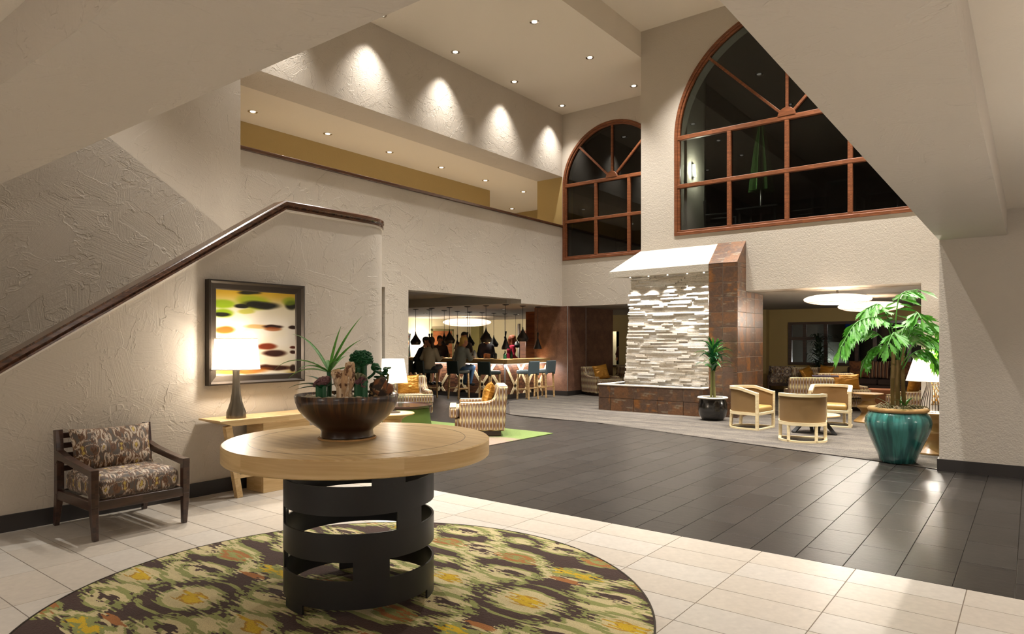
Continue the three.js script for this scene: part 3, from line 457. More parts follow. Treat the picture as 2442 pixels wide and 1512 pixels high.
struct('wall_front', [bx(XB - 0.3, 6.4, 0, 8.6, 4.2, 4.5)], M.plasterFine);
// bar room
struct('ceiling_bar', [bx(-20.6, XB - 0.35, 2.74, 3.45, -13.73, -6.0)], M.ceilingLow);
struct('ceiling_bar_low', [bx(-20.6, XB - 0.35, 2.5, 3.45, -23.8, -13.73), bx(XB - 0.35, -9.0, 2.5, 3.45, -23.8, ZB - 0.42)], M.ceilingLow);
struct('wall_bar_side', [bx(-20.6, -20.2, 0, 2.75, -23.8, -5.8), bx(-20.6, XB - 0.3, 0, 2.75, -6.1, -5.8)], M.cream);
struct('wall_bar_back', [bx(-20.6, -12.9, 0, 2.55, -23.8, -23.4), bx(-13.3, -12.9, 0, 2.55, -23.8, -22.0)], M.cream);
// lounge
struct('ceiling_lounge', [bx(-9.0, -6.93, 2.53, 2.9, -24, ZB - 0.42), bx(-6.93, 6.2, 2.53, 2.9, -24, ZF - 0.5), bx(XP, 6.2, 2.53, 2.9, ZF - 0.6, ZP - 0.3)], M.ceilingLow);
const LW = { x0: -6.03, x1: -2.2, y0: 0.8, y1: 2.12, z: -22 };
struct('wall_lounge_back', [bx(-11.3, LW.x0, 0, 2.6, -22.3, -22), bx(LW.x1, 6.2, 0, 2.6, -22.3, -22), bx(LW.x0, LW.x1, 0, LW.y0, -22.3, -22), bx(LW.x0, LW.x1, LW.y1, 2.6, -22.3, -22), bx(-7.3, -6.63, 0, 2.55, -22, -21.7)], M.yellow);
struct('wall_lounge_left', [bx(-12.02, -11.3, 0, 2.6, -22.3, -22), bx(-12.9, -12.02, 0, 0.66, -22.3, -22), bx(-12.9, -12.02, 1.9, 2.6, -22.3, -22)], M.yellow);
struct('wall_panel', [bx(-12.58, -11.34, 0.0, 2.45, -17.2, -17.0)], M.redwood);
// mosaic-clad column at the end of the bar, with its steel corner bead
{
  const o = struct('column'); part('cladding', bx(-11.33, -10.2, 0.14, 2.5, -16.7, -15.73), M.mosaic, o, 'red brown mosaic cladding'); part('cladding', bx(-11.33, -10.32, 0.14, 2.5, -18.5, -16.7), M.mosaic, o); part('base', bx(-11.31, -10.19, 0, 0.14, -18.48, -15.72), M.base, o);
  part('corner_bead', rb(0.022, 2.36, 0.022, -10.2, 1.32, -15.73, 0.004), M.steel, o); part('corner_bead', rb(0.012, 2.36, 0.012, -10.2, 1.32, -16.7, 0.004), M.steel, o);
  
}

// ================= lamps in the ceilings =================
const rank = ['nearest', 'second', 'third', 'fourth', 'farthest'];
[-4.6, -6.72, -8.83, -10.94, -13.07, -15.18].forEach((z, i) => i > 0 && downlight(-10.02, 7.87, z, 0.085, POWER.lobby * 0.30, 0.72, i < 2 ? 'recessed downlight in the lobby ceiling beside the wall, hidden above the near beam' : ['large recessed downlight at the top left, first in the row beside the balcony wall', 'recessed downlight second in the row beside the balcony wall', 'recessed downlight third in the row beside the balcony wall', 'recessed downlight last in the row, in the corner above the smaller arched window'][i - 2], i < 2 ? 'downlights hidden above the beam' : 'lobby ceiling downlights', M.glow, WARM, [-0.1, 0], 1));
[-4.6, -6.72, -8.75, -10.87, -12.99, -15.09].forEach((z, i) => downlight(-7.83, 7.87, z, 0.085, POWER.lobby, 0.72, i < 3 ? 'recessed downlight in the lobby ceiling beside the wall, hidden above the near beam' : ['recessed downlight at the top of the picture, away from the balcony wall', 'recessed downlight out in the lobby ceiling, between the raised ceiling and the wall row', 'recessed downlight in front of the smaller arched window, next to the projecting wall corner'][i - 3], i < 3 ? 'downlights hidden above the beam' : 'lobby ceiling downlights', M.glow, WARM, [0, 0], 0.9));
for (const x of [-5.6, -3.3, -1.4]) for (const z of [-12.6, -9.8, -7.0]) downlight(x, 8.45, z, 0.085, POWER.upper, 0.7, 'recessed downlight in the raised lobby ceiling, above the picture', 'downlights in the raised ceiling', M.glow, WARM, [0, 0], 0.9);
for (const [x, z] of [[-5.5, 0.6], [-3.4, 0.6], [-1.2, 0.4], [0.9, 0.2], [0.9, -2.4], [0.9, -5.2], [0.9, -7.9], [3.2, -2.4], [3.2, -6.2], [-3.4, 2.6], [0.9, 2.6]]) downlight(x, 2.98, z, 0.07, POWER.near, 0.95, 'recessed downlight in the low ceiling around the viewer', 'downlights in the low ceiling', M.glow, COOLW, [0, 0], 0.8);
const corr = ['nearest downlight of the balcony corridor, above the stair', 'second downlight along the balcony corridor', 'third downlight along the balcony corridor', 'fourth downlight along the balcony corridor', 'fifth downlight along the balcony corridor', 'farthest downlight in the balcony corridor row, past the end of the yellow wall'];
for (let i = 0; i < 6; i++) downlight(-12.57, 6.2, -7.635 - 1.845 * i, 0.085, POWER.corridor, 1.0, corr[i], 'balcony corridor downlights', M.glow, WARM);
downlight(-14.49, 6.2, -18.76, 0.085, POWER.corridor, 1.0, 'single downlight off the row, around the corner at the corridor end', 'balcony corridor downlights', M.glow, WARM);

// ================= tile fountain =================
{
  const f = thing('fountain', 'stacked-stone water wall over a brown tiled basin, under a pale sloping hood', 'fountain', [-6.3, 0, -13.0]); const ox = 6.3, oz = 13.0;
  const L = (g) => g.translate(ox, 0, oz);
  const r = rng(21);
  // basin: core, tiles, pale rim, water
  part('basin_core', [L(bx(-7.59, -5.21, 0, 0.555, -13.09, -12.99)), L(bx(-7.59, -7.49, 0, 0.555, -14.1, -12.99)), L(bx(-5.31, -5.21, 0, 0.555, -13.3, -12.99)), L(bx(-7.59, -5.21, 0, 0.3, -14.1, -12.99))], M.groutLight, f);
  const tile = (x0, x1, y0, y1, z, side, into) => { const k = Math.floor(r() * 3), w = x1 - x0 - 0.008, h = y1 - y0 - 0.008; const g = side ? rb(0.014, h, w, 0, 0, 0, 0.003) : rb(w, h, 0.014, 0, 0, 0, 0.003); const uv = g.attributes.uv, o = r(), o2 = r(); for (let i = 0; i < uv.count; i++) uv.setXY(i, uv.getX(i) + o, uv.getY(i) + o2); const t = part('tile', g, M.copper[k], into); t.position.set(side ? z : (x0 + x1) / 2, (y0 + y1) / 2, side ? (x0 + x1) / 2 : z); return t; };
  const bxs = [-7.6, -7.3, -6.74, -6.18, -5.62, -5.2]; for (let i = 0; i < 5; i++) for (let j = 0; j < 2; j++) tile(bxs[i] + ox, bxs[i + 1] + ox, 0.28 * j, 0.28 * (j + 1), -12.985 + oz, false, f);
  for (const [a, b] of [[-14.1, -13.54], [-13.54, -12.98]]) for (let j = 0; j < 2; j++) tile(a + oz, b + oz, 0.28 * j, 0.28 * (j + 1), -7.595 + ox, true, f);
  for (let j = 0; j < 2; j++) tile(-13.3 + oz, -12.98 + oz, 0.28 * j, 0.28 * (j + 1), -5.205 + ox, true, f);
  part('rim', [L(bx(-7.62, -5.18, 0.557, 0.58, -13.1, -12.965)), L(bx(-7.62, -7.48, 0.557, 0.58, -14.12, -13.1)), L(bx(-5.3, -5.18, 0.557, 0.58, -13.3, -13.1))], M.white, f, 'pale stone rim of the basin');
  part('water', L(bx(-7.48, -5.32, 0.3, 0.47, -14.0, -13.1)), M.water, f);
  // stone wall of thin ledges, leaning back a little on its left
  const z0 = -13.52, left = (y) => -7.235 + (y - 0.5) * 0.066; part('stone_backing', L(bx(-7.05, -5.18, 0.3, 3.0, -13.75, z0 - 0.03)), M.stone[2], f);
  const ledges = [], rows = 74, hgt = (2.98 - 0.40) / rows; let n = 0; const rest = [];
  for (let j = 0; j < rows; j++) { let x = left(0.4 + j * hgt) + (r() - 0.5) * 0.05; while (x < -5.185) { const w = Math.min(0.12 + 0.07 * Math.floor(r() * 6), -5.18 - x), d = r() < 0.42 ? 0.034 + r() * 0.026 : r() * 0.012, y = 0.4 + j * hgt; const k = Math.floor(r() * 3);
      const h = hgt - 0.003; if (w > 0.03) ledges.push([x, y, w, h, d, k]); x += w + 0.002; } }
  ledges.sort((a, b) => b[2] * b[3] - a[2] * a[3]);
  for (const [x, y, w, h, d, k] of ledges) { const g = bx(-w / 2, w / 2, 0, h, -0.1, d); if (n++ < 295) { const uv = g.attributes.uv, o = r(); for (let i = 0; i < uv.count; i++) uv.setXY(i, uv.getX(i) + o, uv.getY(i) + o); const q = part('stone', g, M.stone[k], f); q.position.set(x + w / 2 + ox, y, z0 + oz); } else rest.push(g.translate(x + w / 2 + ox, y, z0 + oz)); }
  part('stone', rest, M.stone[1], f).userData.kind = 'stuff';
  // hood: fascia, sloping top, underside with five small spots
  const hoodP = (pts, faces) => { const P = []; for (const fc of faces) for (let i = 1; i + 1 < fc.length; i++) P.push(...pts[fc[0]], ...pts[fc[i]], ...pts[fc[i + 1]]); const g = new THREE.BufferGeometry(); g.setAttribute('position', new THREE.Float32BufferAttribute(P, 3)); g.computeVertexNormals(); return boxUV(g); };
  const hp = [[-7.46, 2.93, -13.2], [-5.175, 2.94, -13.2], [-5.175, 3.085, -13.2], [-7.46, 3.06, -13.2], [-6.95, 3.53, -13.7], [-5.175, 3.54, -13.7], [-6.95, 2.93, -13.7], [-5.175, 2.94, -13.7]].map(([x, y, z]) => [x + ox, y, z + oz]);
  part('hood', hoodP(hp, [[0, 1, 2, 3], [3, 2, 5, 4], [0, 3, 4, 6], [1, 7, 5, 2], [0, 6, 7, 1], [6, 4, 5, 7]]), M.hood, f, 'pale plaster hood with a sloping top');
  const hx = [-7.0, -6.56, -6.12, -5.68, -5.32]; for (const x of hx) { const s = part('spotlight', [put(new THREE.CylinderGeometry(0.016, 0.016, 0.02, 12), 0, 0, 0)], M.glow, f, 'small spot under the hood'); s.position.set(x + ox, 2.925, -13.32 + oz); spot(x, 2.90, -13.32, x, 0.45, -13.50, 11, 0.6, COOLW, 1, 1); }
  // tall tiled column with its sloping tiled top
  const c = thing('tiled_column', 'tall column of brown copper-toned tiles with a sloping tiled top beside the water wall', 'column', [-4.88, 0, -13.2]); const cx = 4.88, cz = 13.2;
  const core = extrude([[0, 0], [0.5, 0], [0.5, 3.53], [0, 3.07]], 0.57); core.rotateY(Math.PI / 2); core.translate(-5.165 + cx, 0, 0); part('core', [boxUV(core), bx(-5.165 + cx, -4.595 + cx, 0, 2.52, -14.78 + cz, -13.68 + cz)], M.groutLight, c);
  for (let j = 0; j < 11; j++) { const y0 = 0.3 * j, y1 = Math.min(3.08, y0 + 0.3); if (y1 - y0 < 0.03) continue; tile(-5.17 + cx, -4.88 + cx, y0, y1, 0.002, false, c); tile(-4.88 + cx, -4.59 + cx, y0, y1, 0.002, false, c); 
    const zs = y0 < 2.45 ? [-14.78, -14.24, -13.7, -13.2] : [-13.7, -13.2]; for (let i = 0; i + 1 < zs.length; i++) tile(zs[i] + cz, zs[i + 1] + cz, y0, y0 < 2.45 ? Math.min(y1, 2.53) : y1, -4.592 + cx, true, c); if (j === 8) tile(-13.7 + cz, -13.2 + cz, 2.53, 2.7, -4.592 + cx, true, c); }
  { const g = extrude([[0, 0], [0.46, 0.0], [0.46, 0.42]], 0.012); g.rotateY(Math.PI / 2); g.translate(-4.598 + cx, 3.09, -0.03); part('tile', boxUV(g), M.copper[0], c); }
  { const s = part('tile', rb(0.58, 0.014, 0.70, 0, 0, 0, 0.003), M.copper[2], c); s.position.set(-4.88 + cx, 3.315, -0.25); s.rotation.x = Math.atan2(0.46, 0.5); }
}

// ================= furniture: prototypes =================
const face = (dx, dz) => Math.atan2(dx, dz);                           // turn that brings local +z to (dx, dz)
function loungeChair(label, pos, turn) {                               // low dark armchair, ikat cushions; front towards +z, width along x
  const o = thing('lounge_chair', label, 'armchair', pos, turn);
  for (const s of [-1, 1]) {
    part('leg', [bar([s * 0.335, 0, 0.35], [s * 0.345, 0.25, 0.345], 0.036, 0.042, 0.004, 0.055, 0.055), bar([s * 0.345, 0.25, 0.345], [s * 0.345, 0.51, 0.345], 0.055, 0.055)], M.walnut, o);
    part('leg', [bar([s * 0.345, 0, -0.40], [s * 0.345, 0.27, -0.335], 0.036, 0.04, 0.004, 0.055, 0.06), bar([s * 0.345, 0.27, -0.335], [s * 0.345, 0.60, -0.335], 0.055, 0.06), bar([s * 0.345, 0.60, -0.335], [s * 0.345, 0.785, -0.36], 0.055, 0.055)], M.walnut, o);
    const arm = extrude([[0.372, 0.535], [0.372, 0.485], [0.315, 0.485], [-0.22, 0.545], [-0.29, 0.545], [-0.31, 0.52], [-0.33, 0.50], [-0.36, 0.50], [-0.36, 0.625], [-0.30, 0.622], [-0.15, 0.59], [0.1, 0.557], [0.3, 0.537]], 0.06, 0.005); arm.rotateY(-Math.PI / 2); arm.translate(s * 0.345 + 0.03, 0, 0); part('armrest', boxUV(arm), M.walnut, o);
    part('side_rail', rb(0.045, 0.075, 0.64, s * 0.345, 0.262, 0.0), M.walnut, o);
  }
  part('front_rail', rb(0.66, 0.075, 0.045, 0, 0.262, 0.345), M.walnut, o); part('back_rail', rb(0.66, 0.07, 0.04, 0, 0.265, -0.335), M.walnut, o);
  for (const [y, z] of [[0.735, -0.358], [0.655, -0.348], [0.575, -0.338], [0.47, -0.336]]) part('slat', rb(0.64, 0.045, 0.022, 0, y, z, 0.005), M.walnut, o);
  const c = puff(0.645, 0.19, 0.66, 0.075, 0.03); c.translate(0, 0.375, 0.01); part('seat_cushion', c, M.ikat, o, 'grey ikat seat cushion');
  const b = pillow(0.63, 0.37, 0.2, 18, 3); b.rotateX(-0.28); b.translate(0, 0.615, -0.19); part('back_cushion', b, M.ikat, o, 'grey ikat back cushion'); return o;
}
function stripedChair(label, pos, turn, cushion = true, clabel) {      // upholstered armchair: sloping arms run into a flared back, T-shaped cushion; front towards +z
  const o = thing('striped_armchair', label, 'armchair', pos, turn, 'lozenge-striped armchairs');
  for (const s of [-1, 1]) { const prof = new THREE.Shape(); prof.moveTo(0.30, 0.09); prof.lineTo(0.31, 0.50); prof.quadraticCurveTo(0.31, 0.525, 0.28, 0.525); prof.lineTo(-0.10, 0.54); prof.quadraticCurveTo(-0.24, 0.555, -0.28, 0.68); prof.lineTo(-0.31, 0.78); prof.lineTo(-0.455, 0.78); prof.lineTo(-0.40, 0.09);
    const a = extrude(prof, 0.13, 0.018); a.rotateY(-Math.PI / 2); a.translate(s * 0.35 + 0.065, 0, 0); part('arm', boxUV(a), M.diamond, o); 
    part('piping', [tube([[s * 0.35, 0.527, 0.29], [s * 0.35, 0.543, -0.1], [s * 0.35, 0.575, -0.215], [s * 0.35, 0.68, -0.275], [s * 0.35, 0.785, -0.315], [s * 0.35, 0.785, -0.44]], 0.012, 24, 6)].concat([rb(0.1, 0.012, 0.4, s * 0.35, 0.532, 0.09, 0.005)]), M.cream, o, 'pale welt along the arm'); }
  const bk = extrude([[-0.29, 0.2], [-0.40, 0.09], [-0.455, 0.79], [-0.30, 0.79], [-0.2, 0.45]], 0.6, 0.02); bk.rotateY(-Math.PI / 2); bk.translate(0.3, 0, 0); part('back', boxUV(bk), M.diamond, o); part('piping', rb(0.8, 0.02, 0.13, 0, 0.787, -0.382, 0.008, 2), M.cream, o);
  part('front_rail', rb(0.68, 0.19, 0.62, 0, 0.185, 0.07, 0.02, 2), M.diamond, o);
  const c = puff(0.58, 0.17, 0.6, 0.04, 0.012); c.translate(0, 0.375, 0.06); const c2 = puff(0.8, 0.17, 0.14, 0.04, 0.0); c2.translate(0, 0.375, 0.40); part('seat_cushion', [c, c2], M.diamond, o); part('piping', [rb(0.78, 0.01, 0.1, 0, 0.463, 0.41, 0.004)], M.cream, o);
  part('plinth', rb(0.66, 0.085, 0.62, 0, 0.043, -0.04, 0.01), M.walnut, o);
  if (cushion) { const p = pillow(0.46, 0.42, 0.17, 16, pos[0] * 7); p.rotateX(-0.3); p.translate(0, 0.63, -0.16); const g = mesh(p, M.gold); g.name = numbered('cushion'); g.position.set(...pos); g.rotation.y = turn; scene.add(g); tag(g, clabel, 'cushion', 'gold cushions'); }
  return o;
}
function barrelChair(label, pos, turn) {                               // pale wood tub chair, tan upholstery, sled ring base; front towards +z
  const o = thing('barrel_chair', label, 'chair', pos, turn, 'pale barrel chairs'); const R0 = 0.315, sx = 1;
  const U = (r0, r1, y0, y1, topdrop = 0) => { const n = 28, P = [], pth = []; const zf = 0.27; for (let i = 0; i <= n; i++) { const a = Math.PI / 2 + Math.PI * i / n; pth.push([Math.sin(a), Math.cos(a)]); }
    const line = []; line.push([1, zf, 1]); for (const [s, c] of pth) line.push([s, c, 0]); line.push([-1, zf, 1]);
    const pt = (q, r) => q[2] ? [q[0] * r, q[1]] : [q[0] * r, q[1] * r]; const drop = (z) => topdrop * sm(-0.1, 0.28, z);
    const quad = (A, B, C, D) => P.push(...A, ...B, ...C, ...A, ...C, ...D);
    for (let i = 0; i + 1 < line.length; i++) { const a0 = pt(line[i], r0), a1 = pt(line[i], r1), b0 = pt(line[i + 1], r0), b1 = pt(line[i + 1], r1); const ya = [y0 - drop(a1[1]), y1 - drop(a1[1])], yb = [y0 - drop(b1[1]), y1 - drop(b1[1])]; const w = (p, y) => [p[0], y, p[1]];
      const lo0 = topdrop < 0 ? y0 : ya[0], lo1 = topdrop < 0 ? y0 : yb[0];
      quad(w(a1, ya[0]), w(b1, yb[0]), w(b1, yb[1]), w(a1, ya[1])); quad(w(b0, yb[0]), w(a0, ya[0]), w(a0, ya[1]), w(b0, yb[1])); quad(w(a1, ya[1]), w(b1, yb[1]), w(b0, yb[1]), w(a0, ya[1])); quad(w(b1, yb[0]), w(a1, ya[0]), w(a0, ya[0]), w(b0, yb[0])); }
    for (const [i, f] of [[0, 0], [line.length - 1, 1]]) { const a0 = pt(line[i], r0), a1 = pt(line[i], r1), d = drop(a1[1]), w = (p, y) => [p[0], y, p[1]]; const q = [w(a0, y0 - d), w(a1, y0 - d), w(a1, y1 - d), w(a0, y1 - d)]; f ? quad(q[3], q[2], q[1], q[0]) : quad(...q); }
    let g = new THREE.BufferGeometry(); g.setAttribute('position', new THREE.Float32BufferAttribute(P, 3)); g = toCreasedNormals(g, 0.5); return boxUV(g); };
  // upholstered shell: lower edge level, upper edge falling towards the arms
  const shell = U(0.29, 0.325, 0.30, 0.70, 0); { const p = shell.attributes.position; for (let i = 0; i < p.count; i++) if (p.getY(i) > 0.5) p.setY(i, p.getY(i) - 0.085 * sm(-0.15, 0.28, p.getZ(i))); }
  part('upholstery', shell, M.tan, o, 'tan woven tub upholstery'); part('top_rail', U(0.278, 0.345, 0.685, 0.73, 0.09), M.paleWood, o); part('seat_frame', U(0.27, 0.34, 0.255, 0.305), M.paleWood, o); part('seat_frame', rb(0.66, 0.05, 0.05, 0, 0.28, 0.265), M.paleWood, o);
  part('base_ring', U(0.3, 0.345, 0, 0.035), M.paleWood, o); part('base_ring', rb(0.66, 0.035, 0.045, 0, 0.0175, 0.268), M.paleWood, o);
  for (const s of [-1, 1]) { part('leg', rb(0.05, 0.645, 0.05, s * 0.322, 0.3225, 0.27), M.paleWood, o); part('leg', bar([s * 0.19, 0.03, -0.27], [s * 0.19, 0.26, -0.25], 0.045, 0.045), M.paleWood, o); }
  const c = puff(0.56, 0.10, 0.5, 0.04, 0.02); c.translate(0, 0.35, 0.03); const p = c.attributes.position; for (let i = 0; i < p.count; i++) { const z = p.getZ(i); if (z < 0) { const k = Math.sqrt(Math.max(0.05, 1 - (z / 0.31) ** 2)); p.setX(i, p.getX(i) * Math.min(1, k * 1.02)); } } c.computeVertexNormals(); part('seat', c, M.leather, o, 'ochre leather seat'); return o;
}
function turnedTable(label, pos, h = 0.55, r = 0.25, m = M.beech) { const o = thing('turned_table', label, 'side table', pos, 0); const q = (a, b) => [a * r / 0.25, b * h / 0.55];
  part('pedestal', lathe([q(0.001, 0), q(0.2, 0), q(0.235, 0.012), q(0.235, 0.03), q(0.19, 0.07), q(0.13, 0.13), q(0.11, 0.19), q(0.13, 0.24), q(0.185, 0.285), q(0.185, 0.305), q(0.13, 0.36), q(0.10, 0.41), q(0.115, 0.46), q(0.17, 0.505), q(0.2, 0.52)], 40), m, o); part('top', lathe([q(0.001, 0.515), q(0.2, 0.515), q(0.24, 0.528), q(0.25, 0.54), q(0.246, 0.55), q(0.001, 0.55)], 40), m, o); return o; }
function tableLamp(label, pos, base, sh, cord, cd = POWER.lamp, bm = M.gunmetal, clear) {  // shade on a turned base
  const o = thing('table_lamp', label, 'lamp', pos); part('base', base, bm, o);
  const [y0, y1, r0, r1] = sh; part('shade', lathe([[r0, y0], [r1, y1], [r1 - 0.004, y1], [r0 - 0.004, y0], [r0, y0]], 40), M.shade, o, 'white drum shade, lit'); part('shade_rim', [put(new THREE.TorusGeometry(r0, 0.004, 6, 40), 0, y0, 0, 0, Math.PI / 2), put(new THREE.TorusGeometry(r1, 0.004, 6, 40), 0, y1, 0, 0, Math.PI / 2)], M.white, o);
  part('stem', put(new THREE.CylinderGeometry(0.006, 0.006, y1 - y0 + 0.06, 8), 0, (y0 + y1) / 2 - 0.03, 0), M.bronze, o); const b = part('bulb', put(new THREE.SphereGeometry(0.035, 16, 12), 0, (y0 + y1) / 2, 0), M.glow, o); point(pos[0], pos[1] + (y0 + y1) / 2, pos[2], cd, SOFT, 2); return o;
}

// tall lamps standing behind and to the right of the viewer
function uplighter(label, x, z, cd) { const o = thing('floor_lamp', label, 'floor lamp', [x, 0, z], 0, 'floor lamps outside the picture'); part('base', lathe([[0.001, 0], [0.16, 0], [0.16, 0.02], [0.02, 0.04], [0.001, 0.04]], 28), M.bronze, o); part('pole', put(new THREE.CylinderGeometry(0.014, 0.014, 1.45, 10), 0, 0.75, 0), M.bronze, o); part('shade', lathe([[0.24, 1.4], [0.2, 1.72], [0.196, 1.72], [0.236, 1.4], [0.24, 1.4]], 32), M.shade, o); part('bulb', put(new THREE.SphereGeometry(0.04, 14, 10), 0, 1.56, 0), M.glow, o); point(x, 1.56, z, cd, COOLW, 4); return o; }
uplighter('standing lamp right of the viewer, near the white tiles', 1.5, -2.2, 1.6); uplighter('standing lamp right of the viewer, along the dark floor', 1.5, -5.2, 2.0); uplighter('standing lamp right of the viewer, near the pier', 2.4, -8.2, 1.2); uplighter('standing lamp behind the viewer to the left', -3.6, 2.2, 1.6); uplighter('standing lamp behind the viewer', -0.9, 1.4, 0.9);
downlight(-9.5, 7.87, -3.4, 0.085, 40, 0.6, 'recessed downlight over the upper stair flight, hidden above the near beam', 'downlights over the stair', M.glow, WARM, [-0.6, 0.3], 1);

// ================= the near furniture =================
loungeChair('dark wood armchair with grey ikat cushions against the stair wall, left of the console table', [-5.93, 0, -2.43], Math.PI / 2);
{ // console table on splayed legs
  const o = thing('console_table', 'pale oak console table against the stair wall under the framed print', 'console table', [-6.2, 0, -4.05]);
  const top = extrude([[-0.74, 0.76], [0.74, 0.76], [0.74, 0.745], [0.60, 0.70], [-0.60, 0.70], [-0.74, 0.745]], 0.4, 0.004); top.rotateY(Math.PI / 2); top.translate(-0.2, 0, 0); part('tabletop', boxUV(top), M.oak, o);
  for (const s of [-1, 1]) { part('leg', bar([0.13, 0, s * 0.51], [0.13, 0.70, s * 0.63], 0.06, 0.06, 0.004, 0.06, 0.07), M.oak, o); part('panel_leg', rb(0.27, 0.70, 0.035, 0.0, 0.35, s * 0.255, 0.004), M.oak, o); part('stretcher', rb(0.03, 0.035, 0.27, 0.13, 0.2, s * 0.40, 0.004), M.oak, o); }
  part('panel_leg', rb(0.035, 0.70, 0.545, 0.15, 0.35, 0, 0.004), M.oak, o);
}
tableLamp('white-shaded table lamp with a tapered metal base, before the framed print', [-6.17, 0.76, -3.57], lathe([[0.001, 0], [0.09, 0], [0.092, 0.012], [0.09, 0.06], [0.074, 0.10], [0.055, 0.16], [0.042, 0.24], [0.034, 0.33], [0.031, 0.42], [0.034, 0.475], [0.001, 0.478]], 40), [0.475, 0.775, 0.222, 0.195], null, 1.9);
{ // framed abstract print
  const o = thing('framed_print', 'large framed abstract print of blurred green, yellow, white and rust bars behind the lamp', 'picture', [XL + 0.0, 1.595, -3.93]); const w = 1.09, h = 1.045, f = 0.1;
  const prof = (L) => { const g = extrude([[0, 0], [0, 0.075], [0.016, 0.08], [0.03, 0.062], [0.085, 0.05], [0.1, 0.03], [0.1, 0]], L); return g; };
  const side = (L, pos, rot) => { const s = new THREE.Shape(); s.moveTo(-L / 2, 0); s.lineTo(L / 2, 0); s.lineTo(L / 2 - f, f); s.lineTo(-L / 2 + f, f); const P = [], q = [[0, 0.08], [0.016, 0.085], [0.035, 0.06], [0.085, 0.048], [0.1, 0.03], [0.1, 0.0]]; for (let i = 0; i + 1 < q.length; i++) { const [a, ha] = q[i], [b, hb] = q[i + 1]; P.push(-L / 2 + a, a, ha, L / 2 - a, a, ha, L / 2 - b, b, hb, -L / 2 + a, a, ha, L / 2 - b, b, hb, -L / 2 + b, b, hb); } P.push(-L / 2, 0, 0, L / 2, 0, 0, L / 2, 0, 0.08, -L / 2, 0, 0, L / 2, 0, 0.08, -L / 2, 0, 0.08); const g = new THREE.BufferGeometry(); g.setAttribute('position', new THREE.Float32BufferAttribute(P, 3)); g.computeVertexNormals(); g.rotateZ(rot); g.translate(pos[0], pos[1], 0); g.rotateY(Math.PI / 2); g.translate(0.004, 0, 0); return boxUV(g); };
  part('frame', [side(w, [0, -h / 2], 0), side(w, [0, h / 2], Math.PI), side(h, [w / 2, 0], Math.PI / 2), side(h, [-w / 2, 0], -Math.PI / 2)], M.bronze, o);
  const c = new THREE.BoxGeometry(w - 0.19, h - 0.19, 0.02); c.rotateY(Math.PI / 2); c.translate(0.03, 0, 0); part('print', c, M.art, o); part('backing', bx(0.001, 0.015, -h / 2 + 0.02, h / 2 - 0.02, -w / 2 + 0.02, w / 2 - 0.02), M.black, o);
}
// round table on its cut steel drum
const TC = [-3.2, -2.65], TT = 0.925;
{
  const o = thing('round_table', 'round pale oak table on an openwork black steel drum base, on the ikat rug', 'table', [TC[0], 0, TC[1]]);
  const R = 0.775; const top = lathe([[0.001, TT - 0.1], [R - 0.006, TT - 0.1], [R, TT - 0.094], [R, TT - 0.006], [R - 0.006, TT], [0.001, TT]], 128, 0.4); { const p = top.attributes.position, n = top.attributes.normal, uv = top.attributes.uv; for (let i = 0; i < p.count; i++) { if (Math.abs(n.getY(i)) > 0.6) uv.setXY(i, p.getX(i), p.getZ(i)); else uv.setXY(i, Math.atan2(p.getX(i), p.getZ(i)) * R, p.getY(i)); } }
  part('tabletop', top, M.oak, o); part('inlay_line', lathe([[R - 0.147, TT - 0.001], [R - 0.147, TT + 0.0006], [R - 0.144, TT + 0.0006], [R - 0.144, TT - 0.001]], 128), M.walnut, o, 'thin dark inlay line');
  const toCam = Math.atan2(-TC[0], -TC[1]), d = (deg) => toCam + deg * Math.PI / 180, r0 = 0.428, r1 = 0.44;   // right of the picture = growing angle
  const bands = [[0.06, 0.212], [0.315, 0.465], [0.563, 0.72]]; for (const [a, b] of bands) part('band', arcBand(r0, r1, a, b, 0, Math.PI * 2, 72), M.blackMetal, o);
  const tabs = (y0, y1, list) => { for (const [a, b] of list) part('upright', arcBand(r0, r1, y0, y1, d(a), d(b)), M.blackMetal, o); };
  tabs(0.72, 0.826, [[8, 34], [128, 154], [-112, -86]]); tabs(0.465, 0.563, [[27, 51], [-102, -77], [210, 236]]); tabs(0.212, 0.315, [[-5, 21], [-101, -75], [120, 145]]); tabs(0, 0.06, [[-69, -45], [60, 82], [184, 198]]);
  part('mounting_ring', arcBand(0.36, 0.44, 0.815, 0.826, 0, Math.PI * 2, 48), M.blackMetal, o);
}
